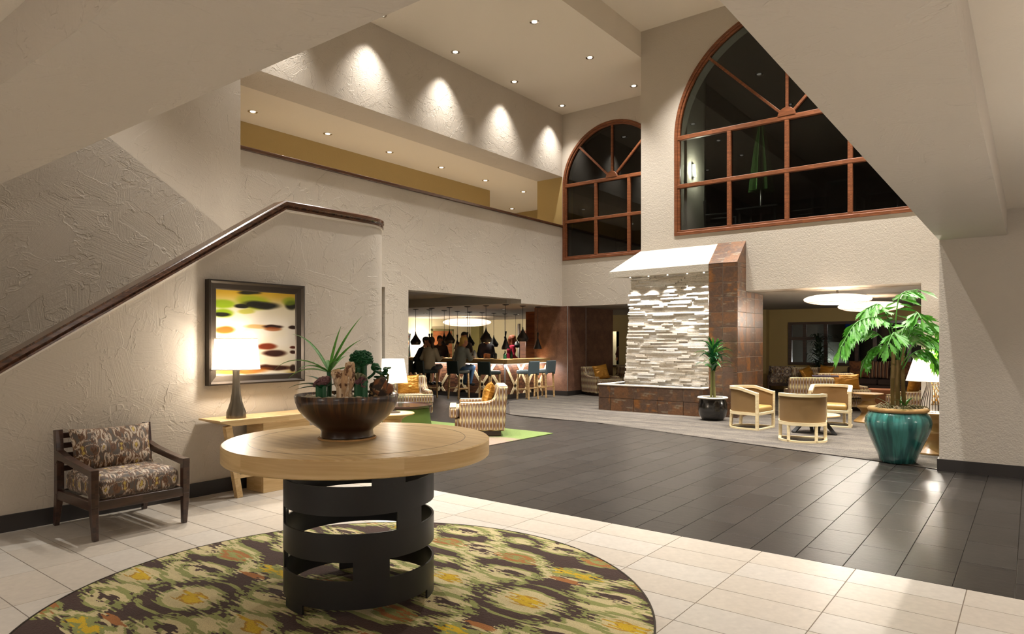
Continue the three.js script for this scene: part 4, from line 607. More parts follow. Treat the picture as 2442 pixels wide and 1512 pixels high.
{ // planter bowl
  const B = [-3.26, TT, -2.60];
  one('cork_mat', 'thin round cork mat under the planter bowl', 'mat', lathe([[0.001, 0], [0.17, 0], [0.172, 0.004], [0.17, 0.008], [0.001, 0.008]], 48), M.terracotta, B);
  const y0 = TT + 0.008, o = thing('planter_bowl', 'wide glazed brown bowl planted with succulents on the round table', 'bowl', [B[0], y0, B[2]]);
  const prof = [[0.001, 0], [0.150, 0], [0.156, 0.006], [0.152, 0.04], [0.16, 0.052], [0.205, 0.085], [0.25, 0.125], [0.283, 0.17], [0.30, 0.215], [0.306, 0.247], [0.302, 0.256], [0.288, 0.256], [0.284, 0.244], [0.262, 0.17], [0.2, 0.12], [0.001, 0.11]];
  const g = lathe(prof, 72, 0.9); { const p = g.attributes.position, uv = g.attributes.uv; for (let i = 0; i < p.count; i++) uv.setXY(i, Math.atan2(p.getX(i), p.getZ(i)) / 6.2832 * 1.0, p.getY(i) / 0.27); } part('bowl', g, M.glaze, o); part('soil', put(new THREE.CylinderGeometry(0.285, 0.27, 0.02, 40), 0, 0.215, 0), M.soil, o);
  const r = rng(31), S = y0 + 0.226; const rt = [Math.cos(YAW), -Math.sin(YAW)], bk = [-Math.sin(YAW), -Math.cos(YAW)];    // to the right, and away
  const at = (a, b) => [B[0] + rt[0] * a + bk[0] * b, S, B[2] + rt[1] * a + bk[1] * b];
  const peb = []; for (let k = 0; k < 330; k++) { const q = Math.sqrt(r()) * 0.27, a = r() * 6.283, s = 0.012 + r() * 0.022; const m = lump(s * 1.5, s, s * 1.2, k, 0.3, 1); m.rotateY(r() * 6); m.translate(Math.cos(a) * q, 0.226 + r() * 0.01, Math.sin(a) * q); peb.push(m); }
  part('pebbles', peb, M.pebble[0], o).userData.kind = 'stuff';
  const plant = (name, label, cat, p) => thing(name, label, cat, p, 0);
  { // airy rosette of long leaves on a short stem
    const p = plant('aloe', 'spiky green succulent with long arching leaves at the left of the bowl', 'plant', at(-0.115, 0.02)); part('stem', tube([[0, -0.01, 0], [0.005, 0.09, 0], [0.0, 0.16, 0]], 0.014, 12, 8), M.cactus, p);
    const leaves = [[2.6, 1.0, 0.42, 0.9], [0.9, 1.35, 0.3, 0.2], [0.4, 1.2, 0.26, 0.15], [-0.4, 1.1, 0.42, 0.35], [-0.55, 0.85, 0.34, 0.5], [3.3, 0.7, 0.36, 1.6], [2.9, 0.3, 0.3, 1.1], [-0.2, 0.35, 0.22, 0.5], [1.9, 0.6, 0.26, 0.8], [4.2, 0.5, 0.25, 0.9], [5.2, 0.6, 0.24, 0.7], [1.2, 0.7, 0.22, 0.5]];
    for (const [a, up, L, droop] of leaves) { const l = part('leaf', strap(L, 0.03, droop, up, 10, 0.6), M.leafBright, p); l.position.y = 0.155; l.rotation.y = Math.PI / 2 + a + YAW; }
    for (const [a, up, L, droop] of [[3.0, 0.25, 0.27, 0.7], [2.6, 0.5, 0.22, 0.5], [3.5, 0.1, 0.2, 0.4], [0.2, 0.5, 0.16, 0.6], [5.0, 0.5, 0.16, 0.5]]) { const l = part('leaf', strap(L, 0.028, droop, up, 8, 0.6), M.leafDeep, p); l.position.y = 0.07; l.rotation.y = Math.PI / 2 + a + YAW; } }
  const crest = (R, w, h, lobes, seed, m) => { const P = [], I = [], n = 60, k = 10; for (let i = 0; i <= n; i++) for (let j = 0; j <= k; j++) { const a = Math.PI * i / n, t = j / k, wave = Math.sin(i / n * lobes * 6.283) * w * t; const rr = R * (0.25 + 0.75 * t) * (1 + 0.06 * (vn(i * 0.5, seed) - 0.5)); P.push(Math.cos(a) * rr, Math.sin(a) * rr * h, wave + 0.012 * (vn(i * 0.9, j + seed) - 0.5)); } for (let i = 0; i < n; i++) for (let j = 0; j < k; j++) { const q = i * (k + 1) + j; I.push(q, q + 1, q + k + 1, q + 1, q + k + 2, q + k + 1); } const g = new THREE.BufferGeometry(); g.setAttribute('position', new THREE.Float32BufferAttribute(P, 3)); g.setIndex(I); g.computeVertexNormals(); return boxUV(g); };
  const stalk = (h, r0) => { const s = new THREE.Shape(); for (let i = 0; i <= 24; i++) { const a = i / 24 * 6.2832, rr = r0 * (0.78 + 0.3 * Math.cos(a * 3)); s[i ? 'lineTo' : 'moveTo'](Math.cos(a) * rr, Math.sin(a) * rr); } const g = new THREE.ExtrudeGeometry(s, { depth: h, bevelEnabled: false, steps: 6 }); g.rotateX(-Math.PI / 2); return boxUV(g); };
  { const p = plant('crested_cactus', 'tall cactus with a dark green curly crest, behind the driftwood in the bowl', 'cactus', at(0.075, 0.05)); part('stalk', stalk(0.2, 0.04), M.cactus, p); const cs = [], core = lump(0.125, 0.095, 0.11, 3, 0.3, 4); core.translate(0, 0.235, 0); for (let k = 0; k < 380; k++) { const a = r() * 6.283, b = Math.acos(1 - 1.5 * r()), s = 0.006 + r() * 0.006, g = new THREE.TorusGeometry(s, 0.0032, 4, 7, 3.6); g.rotateX(r() * 6); g.rotateY(r() * 6); const q = 0.92 + 0.14 * r(); g.translate(Math.sin(b) * Math.cos(a) * 0.066 * q, 0.235 + Math.cos(b) * 0.05 * q, Math.sin(b) * Math.sin(a) * 0.058 * q); cs.push(g); } part('crest', [core, ...cs], M.crest, p, 'curly dark green crest'); part('side_crest', [put(lump(0.05, 0.05, 0.045, 8, 0.7, 3), 0.07, 0.19, -0.05), tube([[0.035, 0.12, -0.02], [0.06, 0.15, -0.045], [0.07, 0.18, -0.05]], 0.008, 8, 6)], M.crest, p, 'small side crest'); }
  { const p = plant('crested_cactus', 'cactus with pale pleated fan crests edged in pink, before the tall curly cactus', 'cactus', at(0.10, -0.055)); part('stalk', stalk(0.115, 0.042), M.cactus, p); const f = part('fan', crest(0.06, 0.012, 1.0, 7, 4, 0), M.cactusPale, p, 'pale pleated fan'); f.position.set(-0.02, 0.10, 0.01); f.rotation.y = YAW + 0.2; const f2 = part('fan', crest(0.034, 0.012, 1.7, 4, 9, 0), M.pink, p, 'pink-edged fan'); f2.position.set(0.02, 0.085, 0.035); f2.rotation.set(0, YAW + 0.5, -0.5); }
  { const p = plant('crested_cactus', 'short cactus with purple-pink knobbly heads at the front left of the bowl', 'cactus', at(-0.13, -0.075)); part('stalk', stalk(0.085, 0.034), M.cactus, p); const kn = []; for (const [hx, hy, hr] of [[0, 0.105, 0.034], [0.035, 0.12, 0.026], [-0.035, 0.088, 0.026]]) for (let k = 0; k < 34; k++) { const a = r() * 6.283, b = Math.acos(1 - 1.5 * r()); const g = new THREE.SphereGeometry(0.0055 + 0.004 * r(), 6, 4); g.translate(hx + Math.sin(b) * Math.cos(a) * hr, hy + Math.cos(b) * hr * 0.75, Math.sin(b) * Math.sin(a) * hr); kn.push(g); } part('head', [put(lump(0.065, 0.045, 0.06, 5, 0.3), 0, 0.10, 0), put(lump(0.05, 0.036, 0.05, 6, 0.3), 0.035, 0.116, 0), put(lump(0.05, 0.036, 0.05, 7, 0.3), -0.035, 0.084, 0), ...kn], M.pink, p, 'purple-pink knobbly heads'); for (let k = 0; k < 7; k++) { const l = part('leaf', strap(0.09, 0.03, 0.9, 0.9, 6, 0.4), M.leafDeep, p); l.position.y = 0.05; l.rotation.y = k * 0.9; } }
  { const p = plant('jade_plant', 'small leafy jade plant at the right of the bowl', 'plant', at(0.2, 0.03)); part('stem', [tube([[0, -0.01, 0], [0.01, 0.1, 0], [0, 0.17, 0.01]], 0.008, 8, 6), tube([[0, 0.06, 0], [0.05, 0.1, 0], [0.06, 0.15, 0]], 0.006, 8, 6)], M.cane, p); const lf = put(lump(0.05, 0.014, 0.03, 2, 0.15, 2), 0.025, 0, 0); for (let k = 0; k < 26; k++) { const l = part('leaf', lf, M.leafDeep, p); l.position.set((r() - 0.5) * 0.08, 0.05 + r() * 0.13, (r() - 0.5) * 0.08); l.rotation.set((r() - 0.5) * 0.8, r() * 6.28, (r() - 0.3) * 0.9); } }
  { const g = skin([[[0, -0.02, 0], [0.005, 0.1, 0], 0.045, 0.05], [[0.005, 0.1, 0], [0.045, 0.19, 0], 0.045, 0.026], [[0.005, 0.1, 0], [-0.04, 0.155, 0.01], 0.04, 0.03], [[0.03, 0.12, 0], [0.03, 0.2, 0], 0.03, 0.02]], 0.006, 0.03); const p = g.attributes.position, n = g.attributes.normal; for (let i = 0; i < p.count; i++) { const x = p.getX(i), y = p.getY(i), z = p.getZ(i), k = (vn(x * 90 + 40, y * 9 + z * 60) - 0.5) * 0.014 + (vn(x * 40, y * 40 + z * 30 + 7) - 0.5) * 0.01; p.setXYZ(i, x + n.getX(i) * k, y + n.getY(i) * k, z + n.getZ(i) * k); } g.computeVertexNormals(); boxUV(g); one('driftwood', 'upright piece of pale driftwood in the middle of the planted bowl', 'driftwood', g, M.driftwood, at(-0.005, -0.07), YAW); }
  { const g = lump(0.13, 0.155, 0.06, 14, 0.9, 4); g.rotateZ(-0.45); g.translate(0, 0.045, 0); one('rock', 'rust and dark brown rock leaning at the right of the bowl', 'rock', g, M.rock, at(0.205, -0.03), YAW); const g2 = lump(0.085, 0.04, 0.06, 17, 0.7, 3); one('rock', 'small orange brown rock lying in front of the leaning rock', 'rock', g2, M.rock, at(0.165, -0.12), YAW + 0.4); }
}
// group by the bar side of the table: lamp on a turned table, green drum, rug, two striped chairs
{
  turnedTable('pale turned wood side table carrying a table lamp, half hidden behind the planter bowl', [-7.03, 0, -6.38], 0.52, 0.31, M.beech);
  tableLamp('white-shaded table lamp on the pale turned table, right of the planter bowl', [-7.03, 0.52, -6.40], [lathe([[0.001, 0], [0.10, 0], [0.10, 0.012], [0.03, 0.03], [0.02, 0.06], [0.02, 0.4], [0.001, 0.42]], 32)], [0.42, 0.745, 0.20, 0.15], null, 2.8, M.bronze);
  const rug = thing('area_rug', 'green-bordered area rug with a red brown centre under the striped armchair', 'rug', [-7.7, 0, -7.63]); const g = rb(3.0, 0.014, 3.0, 0, 0.0075, 0, 0.004); { const p = g.attributes.position, uv = g.attributes.uv; for (let i = 0; i < p.count; i++) uv.setXY(i, p.getX(i) / 2.0, 0.5 - p.getZ(i) / 3.0); } part('pile', g, M.greenRug, rug);
  const d = thing('drum_table', 'green upholstered drum table with a dark dished top on the green rug', 'table', [-8.86, 0.0, -8.32]); d.position.set(-8.75, 0.015, -8.2);
  part('drum', lathe([[0.001, 0], [0.50, 0], [0.50, 0.01], [0.45, 0.34], [0.001, 0.34]], 48), M.limeGreen, d, 'green drum'); part('tray_top', lathe([[0.001, 0.335], [0.46, 0.335], [0.5, 0.355], [0.515, 0.39], [0.505, 0.392], [0.48, 0.372], [0.001, 0.37]], 56), M.walnut, d, 'dark dished top');
  const v = thing('glass_vase', 'clear glass vase standing on the dark top of the green drum table', 'vase', [-8.82, 0.386, -8.22]); part('body', lathe([[0.001, 0], [0.055, 0], [0.06, 0.01], [0.05, 0.08], [0.065, 0.2], [0.06, 0.2], [0.046, 0.08], [0.054, 0.012], [0.001, 0.01]], 28), M.clearGlass, v);
  for (const [k, [x, z]] of [[0, [-8.62, -8.02]], [1, [-8.7, -8.08]], [2, [-8.55, -8.12]]]) one('votive_glass', ['nearest', 'middle', 'farthest'][k] + ' of three small clear candle glasses on the drum table', 'candle glass', lathe([[0.001, 0], [0.035, 0], [0.04, 0.06], [0.036, 0.06], [0.031, 0.006], [0.001, 0.006]], 20), M.clearGlass, [x, 0.386, z], 0, 'candle glasses on the drum table');
  stripedChair('cream and brown lozenge-striped armchair seen from its side, on the green rug', [-7.14, 0.014, -8.35], face(-0.74, 0.67), true, 'shiny gold cushion in the striped armchair on the green rug');
  stripedChair('lozenge-striped armchair mostly hidden behind the lamp and planter bowl', [-9.95, 0.0, -9.5], face(0.75, 0.5), true, 'pale gold cushion in the striped armchair behind the lamp');
}

// ================= the bar =================
const BX = -10.93, BZ = -13.85;
{
  const o = thing('bar_counter', 'bar counter with a thick wood top and a dark plank front crossed by pale strips', 'bar', [-11.2, 0, -14.1]); const ox = 11.2, oz = 14.1; const L = (g) => g.translate(ox, 0, oz);
  part('countertop', [L(rb(4.25, 0.115, 0.78, -12.78, 0.993, -13.99, 0.008)), L(rb(0.68, 0.115, 2.14, -11.12, 0.993, -14.66, 0.008))], M.counter, o);
  part('carcass', [L(bx(-14.9, BX - 0.03, 0.1, 0.935, -14.3, BZ - 0.03)), L(bx(-11.3, BX - 0.03, 0.1, 0.935, -15.72, BZ - 0.03)), L(bx(-14.9, -14.5, 0.1, 0.93, -18.5, -14.3))], M.dark, o); part('toe_base', [L(bx(-14.9, BX + 0.0, 0, 0.12, BZ - 0.05, BZ + 0.005)), L(bx(BX - 0.05, BX + 0.005, 0, 0.12, -15.72, BZ))], M.base, o);
  part('corner_bead', L(rb(0.03, 0.82, 0.03, BX, 0.525, BZ, 0.006)), M.steel, o, 'steel corner strip');
  // diagonal planks, clipped to each face
  const clip = (poly, x0, x1, y0, y1) => { for (const [ax, s, v] of [[0, 1, x0], [0, -1, -x1], [1, 1, y0], [1, -1, -y1]]) { const out = []; for (let i = 0; i < poly.length; i++) { const a = poly[i], b = poly[(i + 1) % poly.length], da = a[ax] * s - v, db = b[ax] * s - v; if (da >= 0) out.push(a); if ((da >= 0) !== (db >= 0)) { const t = da / (da - db); out.push([lerp(a[0], b[0], t), lerp(a[1], b[1], t)]); } } poly = out; if (poly.length < 3) return null; } return poly; };
  const r = rng(77), strip = (cx, cy, ang, w, len) => { const c = Math.cos(ang), s = Math.sin(ang); return [[-len, -w], [len, -w], [len, w], [-len, w]].map(([u, v]) => [cx + u * c - v * s, cy + u * s + v * c]); };
  const faceOf = (len, turn, px, pz, zigs) => {
    const A = 0.86; const place = (g) => { g.rotateY(turn); g.translate(px + ox, 0, pz + oz); return boxUV2(g, turn); };
    for (let z = -1; z < len / 0.62 + 1; z++) for (let k = -1; k < 8; k++) { const up = z & 1; const x0 = Math.max(0, z * 0.62), x1 = Math.min(len, (z + 1) * 0.62); if (x1 - x0 < 0.02) continue; const p = clip(strip(z * 0.62 + 0.31, 0.12 + k * 0.155, up ? A : -A, 0.0495, 1.4), x0 + 0.002, x1 - 0.002, 0.12, 0.93); if (!p) continue; part('plank', place(extrude(p, 0.02)), M.plank[Math.floor(r() * 3)], o); }
    for (const [x, a] of zigs) { const p = clip(strip(x, 0.525, a, 0.042, 1.2), 0.01, len - 0.01, 0.12, 0.93); if (p) part('pale_strip', place(extrude(p, 0.032, 0.002)), M.paleWood, o); }
  };
  function boxUV2(g) { return boxUV(g); }
  const Z = []; for (const [x, s] of [[0.25, 1], [0.75, -1], [0.95, 1], [1.45, -1], [1.85, 1], [2.35, -1], [2.5, 1], [3.05, -1], [3.3, 1], [3.62, -1]]) Z.push([x, s * 0.9]);
  faceOf(3.95, 0, -14.88, BZ - 0.02, Z); faceOf(1.86, Math.PI / 2, BX - 0.02, BZ - 0.01, [[0.28, -0.95], [0.55, 0.95], [0.82, -0.95], [1.12, 0.95], [1.38, -0.95], [1.66, 0.95]]);
  // light strip under the top
  const led = thing('light_strip', 'bright light strip under the overhang of the bar top', 'light strip', [-12.9, 0.93, -13.76]); part('lens', [bx(-1.9, 1.98, -0.012, 0, -0.01, 0.01)], M.glow, led); part('lens', [bx(2.04, 2.06, -0.012, 0, -1.95, -0.02)], M.glow, led);
  const ra = new THREE.RectAreaLight(new THREE.Color(...WARM), 42, 3.9, 0.05); ra.position.set(-12.87, 0.905, -13.755); ra.lookAt(-12.87, 0.3, -13.86); scene.add(ra);
  const rb2 = new THREE.RectAreaLight(new THREE.Color(...WARM), 42, 1.85, 0.05); rb2.position.set(-10.835, 0.905, -14.78); rb2.lookAt(-10.94, 0.3, -14.78); scene.add(rb2);
  const rc = spot(-10.72, 0.9, -15.2, -10.85, 0.35, -15.73, 2.2, 1.1, WARM, 1, 4);
}
function barStool(label, x, z, turn, m = M.teal) {                     // square stool: tapered beech legs, upholstered seat and low back; front towards +z
  const o = thing('bar_stool', label, 'bar stool', [x, 0, z], turn, 'upholstered bar stools');
  for (const sx of [-1, 1]) { part('leg', bar([sx * 0.19, 0, 0.18], [sx * 0.175, 0.68, 0.165], 0.036, 0.036, 0.004, 0.045, 0.045), M.beech, o); part('leg', bar([sx * 0.19, 0, -0.21], [sx * 0.175, 0.70, -0.175], 0.036, 0.036, 0.004, 0.045, 0.045), M.beech, o); part('stretcher', bar([sx * 0.184, 0.28, -0.19], [sx * 0.184, 0.28, 0.17], 0.022, 0.035), M.beech, o); }
  part('footrest', bar([-0.18, 0.24, 0.176], [0.18, 0.24, 0.176], 0.035, 0.025), M.beech, o); part('stretcher', bar([-0.18, 0.30, -0.196], [0.18, 0.30, -0.196], 0.035, 0.022), M.beech, o);
  const s = puff(0.42, 0.1, 0.42, 0.035, 0.012); s.translate(0, 0.715, 0); part('seat', s, m, o); const b = extrude([[-0.21, 0], [-0.205, 0.30], [0.205, 0.30], [0.21, 0], [0.205, -0.07], [0.15, -0.065], [0.13, -0.02], [-0.13, -0.02], [-0.15, -0.065], [-0.205, -0.07]], 0.055, 0.01); b.rotateX(-0.09); b.translate(0, 0.70, -0.245); part('backrest', boxUV(b), m, o); return o;
}
barStool('leftmost bar stool, under the man in the dark suit', -13.5, -13.2, face(0.4, -1), M.teal);
barStool('dark teal bar stool under the woman in the pale jacket, back turned', -12.92, -13.02, face(0.35, -1), M.teal);
barStool('dark teal bar stool under the blonde woman in the grey hoodie', -12.05, -13.3, face(0.05, -1), M.teal);
barStool('empty dark teal bar stool with its back turned, behind the striped armchair', -11.08, -13.42, face(0.02, -1), M.teal);
barStool('nearer of two empty blue-grey bar stools seen from the side, at the bar corner', -10.5, -14.25, face(-1, -0.05), M.tealBlue);
barStool('farther of two empty blue-grey bar stools seen from the side, against the mosaic column', -10.56, -15.1, face(-1, 0), M.tealBlue);
// pendant lamps over the bar
{
  const bell = [[0.012, 0.40], [0.016, 0.36], [0.03, 0.31], [0.075, 0.23], [0.13, 0.15], [0.16, 0.10], [0.165, 0.085], [0.16, 0.07], [0.13, 0.0], [0.122, 0.002], [0.148, 0.07], [0.15, 0.088], [0.12, 0.15], [0.066, 0.23], [0.02, 0.31]], cone = [[0.028, 0.46], [0.03, 0.45], [0.018, 0.36], [0.014, 0.32], [0.022, 0.28], [0.07, 0.13], [0.115, 0.015], [0.115, 0], [0.108, 0], [0.065, 0.13], [0.014, 0.28]];
  const G = { bell: lathe(bell.slice().reverse(), 32, 0.9), cone: lathe(cone.slice().reverse(), 28, 0.9) }, canopy = lathe([[0.001, -0.03], [0.03, -0.028], [0.085, -0.012], [0.09, 0], [0.001, 0]], 24);
  const P = [[-14.72, -14.31, 'bell', 1.42], [-13.93, -14.19, 'cone', 1.30], [-13.24, -14.21, 'bell', 1.46], [-12.51, -14.16, 'cone', 1.32], [-11.8, -14.12, 'bell', 1.50], [-11.07, -14.06, 'cone', 1.33], [-11.1, -14.86, 'bell', 1.52], [-11.05, -15.5, 'cone', 1.31], [-14.66, -14.83, 'cone', 1.30], [-14.68, -15.51, 'bell', 1.40], [-14.74, -16.19, 'cone', 1.28], [-14.68, -16.73, 'bell', 1.38], [-14.68, -17.36, 'cone', 1.26], [-14.67, -17.97, 'bell', 1.34], [-14.7, -18.62, 'cone', 1.24], [-14.74, -19.3, 'bell', 1.30]];
  const px = (x, z) => proj(x, 1.6, z)[0]; const order = P.map((p, i) => [px(p[0], p[1]), i]).sort((a, b) => a[0] - b[0]); const pos = {}; order.forEach(([, i], k) => (pos[i] = k));
  const ord = ['leftmost', 'second from the left', 'third from the left', 'fourth from the left', 'fifth from the left', 'sixth from the left', 'seventh from the left', 'eighth from the left', 'eighth from the right', 'seventh from the right', 'sixth from the right', 'fifth from the right', 'fourth from the right', 'third from the right', 'second from the right', 'rightmost'];
  P.forEach(([x, z, kind, y], i) => { const o = thing('pendant_lamp', `black ${kind === 'bell' ? 'wide bell-shaped' : 'slim cone-shaped'} pendant over the bar, ${ord[pos[i]]} of the sixteen`, 'pendant lamp', [x, 2.5, z], 0, 'black pendants over the bar');
    const s = part('shade', G[kind], M.black, o); s.position.y = y - 2.5; part('canopy', canopy, M.black, o); const top = y - 2.5 + (kind === 'bell' ? 0.40 : 0.46); part('cord', put(new THREE.CylinderGeometry(0.006, 0.006, -top, 6), 0, top / 2, 0), M.black, o); const b = part('bulb', put(new THREE.CylinderGeometry(kind === 'bell' ? 0.1 : 0.08, kind === 'bell' ? 0.1 : 0.08, 0.006, 20), 0, y - 2.5 + 0.02, 0), M.glowSoft, o); spot(x, y - 0.0, z, x, 0, z, POWER.bar * 0.6, 0.9, SOFT, 0.8, 3); });
}
// things on and behind the bar
{
  const bottle = lathe([[0.001, 0], [0.036, 0], [0.038, 0.01], [0.038, 0.19], [0.016, 0.25], [0.013, 0.31], [0.001, 0.312]], 16);
  const T1 = 1.052;
  [[-12.62, -14.05], [-12.55, -14.0]].forEach(([x, z], i) => { const o = thing('bottle', i ? 'right-hand tall green bottle standing on the bar behind the blonde woman' : 'left-hand tall green bottle standing on the bar behind the blonde woman', 'bottle', [x, T1 + 0.16, z], 0, 'green bottles on the bar'); part('body', bottle, M.bottle, o); part('cap', put(new THREE.CylinderGeometry(0.014, 0.014, 0.03, 10), 0, 0.31, 0), M.black, o); });
  { const o = thing('glass_rack', 'clear rack of glasses on the bar behind the blonde woman', 'rack', [-12.45, T1, -14.02]); part('shelf', [rb(0.62, 0.012, 0.26, 0, 0.15, 0, 0.003), rb(0.62, 0.012, 0.26, 0, 0.006, 0, 0.003)], M.clearGlass, o); for (const x of [-0.3, 0.3]) for (const z of [-0.12, 0.12]) part('post', rb(0.012, 0.16, 0.012, x, 0.08, z, 0.002), M.steel, o); for (let k = 0; k < 6; k++) part('tumbler', put(lathe([[0.001, 0], [0.03, 0], [0.036, 0.1], [0.032, 0.1], [0.027, 0.008], [0.001, 0.008]], 14), -0.24 + k * 0.095, 0.014, 0), M.clearGlass, o); }
  { const o = thing('beer_glass', 'tall glass of pale beer on the bar beside the woman in the pale jacket', 'glass', [-12.98, T1, -13.92]); part('glass', lathe([[0.001, 0], [0.03, 0], [0.038, 0.14], [0.035, 0.14], [0.028, 0.01], [0.001, 0.01]], 18), M.clearGlass, o); part('beer', put(new THREE.CylinderGeometry(0.033, 0.028, 0.1, 18), 0, 0.063, 0), phys(0xd9a83a, 0.1, { transmission: 0.6, thickness: 0 }), o); }
  const sb = (x0, x1, z0, z1) => bx(x0, x1, 0, 0.9, z0, z1); one('back_bar', 'dark work counter inside the bar', 'counter', [sb(-13.9, -11.9, -17.6, -16.9), bx(-13.9, -11.9, 0.9, 0.94, -17.65, -16.85)].map((g) => g), M.dark);
  const items = [['steel shaker', 'shaker', -12.2, -14.1, [[0.001, 0], [0.035, 0], [0.045, 0.16], [0.02, 0.22], [0.001, 0.23]], M.steel], ['brown caddy', 'caddy', -11.75, -14.1, [[0.001, 0], [0.09, 0], [0.1, 0.13], [0.09, 0.13], [0.08, 0.01], [0.001, 0.01]], M.rust ?? M.mahogany], ['small dark jar', 'jar', -11.45, -14.1, [[0.001, 0], [0.04, 0], [0.045, 0.12], [0.03, 0.15], [0.001, 0.15]], M.black], ['dark squat bottle', 'bottle', -11.2, -14.2, [[0.001, 0], [0.045, 0], [0.045, 0.12], [0.015, 0.17], [0.015, 0.22], [0.001, 0.22]], M.bottle], ['slim dark bottle', 'bottle', -11.1, -14.35, [[0.001, 0], [0.035, 0], [0.035, 0.16], [0.012, 0.22], [0.012, 0.27], [0.001, 0.27]], M.bottle]];
  const where = ['in front of the man in the cap', 'left of the red-haired woman', 'right of the brown caddy', 'at the bar corner beside a slim bottle', 'at the bar corner, beside the squat bottle'];
  items.forEach(([n, c, x, z, p, m], i) => one(n.replace(/ /g, '_'), `${n} on the bar top ${where[i]}`, c, lathe(p, 20), m, [x, T1, z]));
  for (const [x, z, n] of [[-16.6, -16.6, 0], [-15.2, -17.2, 1], [-13.4, -19.5, 2], [-14.4, -19.0, 3], [-12.6, -15.9, 4]]) downlight(x, 2.5, z, 0.07, POWER.bar, 0.9, `recessed downlight in the bar ceiling, ${['leftmost', 'second from the left', 'middle', 'second from the right', 'rightmost'][n]} of five`, 'bar ceiling downlights', M.glow, SOFT, [0, 0], 1);
  // the far side of the bar room: door, picture, lamp, wide disc lamp
  const dr = struct('door_1'); dr.position.set(-20.19, 0, -21.2); part('leaf', rb(0.05, 1.98, 1.2, 0.01, 0.99, 0, 0.004), M.redwood, dr); part('frame', [rb(0.07, 2.05, 0.08, 0.02, 1.02, 0.65, 0.004), rb(0.07, 2.05, 0.08, 0.02, 1.02, -0.65, 0.004), rb(0.07, 0.08, 1.38, 0.02, 2.03, 0, 0.004)], M.umbrella && std(0x6a6038, 0.7), dr);
  const dr2 = struct('door_2'); dr2.position.set(-17.1, 0, -23.38); part('leaf', rb(1.0, 2.0, 0.05, 0, 1.0, 0, 0.004), M.redwood, dr2); part('window', rb(0.5, 0.9, 0.02, 0.05, 1.35, 0.03, 0.004), M.clearGlass, dr2); part('frame', [rb(0.1, 2.3, 0.07, -0.56, 1.15, 0.02, 0.004), rb(0.1, 2.3, 0.07, 0.56, 1.15, 0.02, 0.004)], M.walnut, dr2);
  struct('pillar', [bx(-20.2, -19.7, 0, 2.5, -23.4, -23.1)], std(0x6f6534, 0.8));
  { const o = thing('framed_picture', 'dark-framed autumn-coloured picture at the far left of the bar room', 'picture', [-20.17, 1.25, -18.85]); part('frame', [rb(0.04, 1.2, 0.07, 0.01, 0, 0.42), rb(0.04, 1.2, 0.07, 0.01, 0, -0.42), rb(0.04, 0.07, 0.9, 0.01, 0.57, 0), rb(0.04, 0.07, 0.9, 0.01, -0.57, 0)], M.black, o); const g = new THREE.BoxGeometry(0.82, 1.1, 0.01); g.rotateY(Math.PI / 2); part('print', g, M.art2, o); }
  one('side_cabinet', 'low dark cabinet by the far bar wall under a lamp', 'cabinet', [rb(0.5, 0.9, 1.2, 0, 0.45, 0, 0.01)], M.walnut, [-19.8, 0, -19.9]);
  tableLamp('glowing table lamp at the far bar wall, behind the man in the suit', [-19.8, 0.9, -19.85], lathe([[0.001, 0], [0.09, 0], [0.05, 0.1], [0.03, 0.3], [0.001, 0.32]], 20), [0.32, 0.68, 0.2, 0.16], null, 12, M.bronze);
  discLamp('wide pleated disc lamp glowing under the bar ceiling', [-17.6, 2.28, -19.9], 0.95, 10);
  { const o = thing('exit_sign', 'pale sign panel high up behind the right-hand bar pendants', 'sign', [-16.9, 2.2, -23.2]); part('panel', rb(0.5, 0.34, 0.05, 0, 0, 0, 0.01), M.glowSoft, o); part('lettering', [rb(0.03, 0.16, 0.01, -0.1, 0, 0.03, 0.002), rb(0.07, 0.025, 0.01, -0.12, 0.067, 0.03, 0.002), rb(0.07, 0.025, 0.01, -0.12, 0, 0.03, 0.002), rb(0.07, 0.025, 0.01, -0.12, -0.067, 0.03, 0.002), rb(0.025, 0.16, 0.01, 0.02, 0, 0.03, 0.002), rb(0.025, 0.16, 0.01, 0.1, 0, 0.03, 0.002), rb(0.1, 0.025, 0.01, 0.06, -0.067, 0.03, 0.002)], std(0x5a6a80, 0.6), o); }
}
function discLamp(label, pos, R, cd) {                                  // shallow pleated fabric lantern under the ceiling
  const o = thing('disc_lamp', label, 'ceiling lamp', pos, 0, 'pleated disc lamps'); const h = R * 0.16;
  const P = []; for (let i = 0; i <= 24; i++) { const a = -Math.PI / 2 + Math.PI * i / 24; P.push([R * Math.pow(Math.cos(a), 0.72), h * Math.sin(a) + (i & 1 ? 0.004 : 0)]); } part('shade', lathe(P, 64, 0.9), phys(0xfff6ec, 0.95, { transmission: 0.4, thickness: 0, emissive: new THREE.Color(1, 0.9, 0.8), emissiveIntensity: 0.62 }), o);
  const ribs = []; for (const t of [0.35, 0.6, 0.82]) for (const s of [-1, 1]) ribs.push(put(new THREE.TorusGeometry(R * t, 0.004, 5, 64), 0, s * h * Math.pow(1 - Math.pow(t, 1 / 0.72 * 2), 0.5), 0, 0, Math.PI / 2)); const q = 24; for (let k = 0; k < q; k++) { const a = k / q * 6.2832; ribs.push(tube([0.25, 0.5, 0.75, 0.95].map((t) => [Math.cos(a) * R * t, -h * Math.sqrt(1 - Math.pow(t, 2.78)) - 0.002, Math.sin(a) * R * t]), 0.003, 10, 4)); } part('rib', ribs, std(0xd9c4b0, 0.8), o); part('stem', put(new THREE.CylinderGeometry(0.02, 0.02, 2.5 - pos[1], 10), 0, (2.5 - pos[1]) / 2, 0), M.bronze, o);
  point(pos[0], pos[1] - h - 0.06, pos[2], cd, SOFT, 12); point(pos[0], pos[1] + h + 0.03, pos[2], cd * 0.12, SOFT, 6); return o;
}

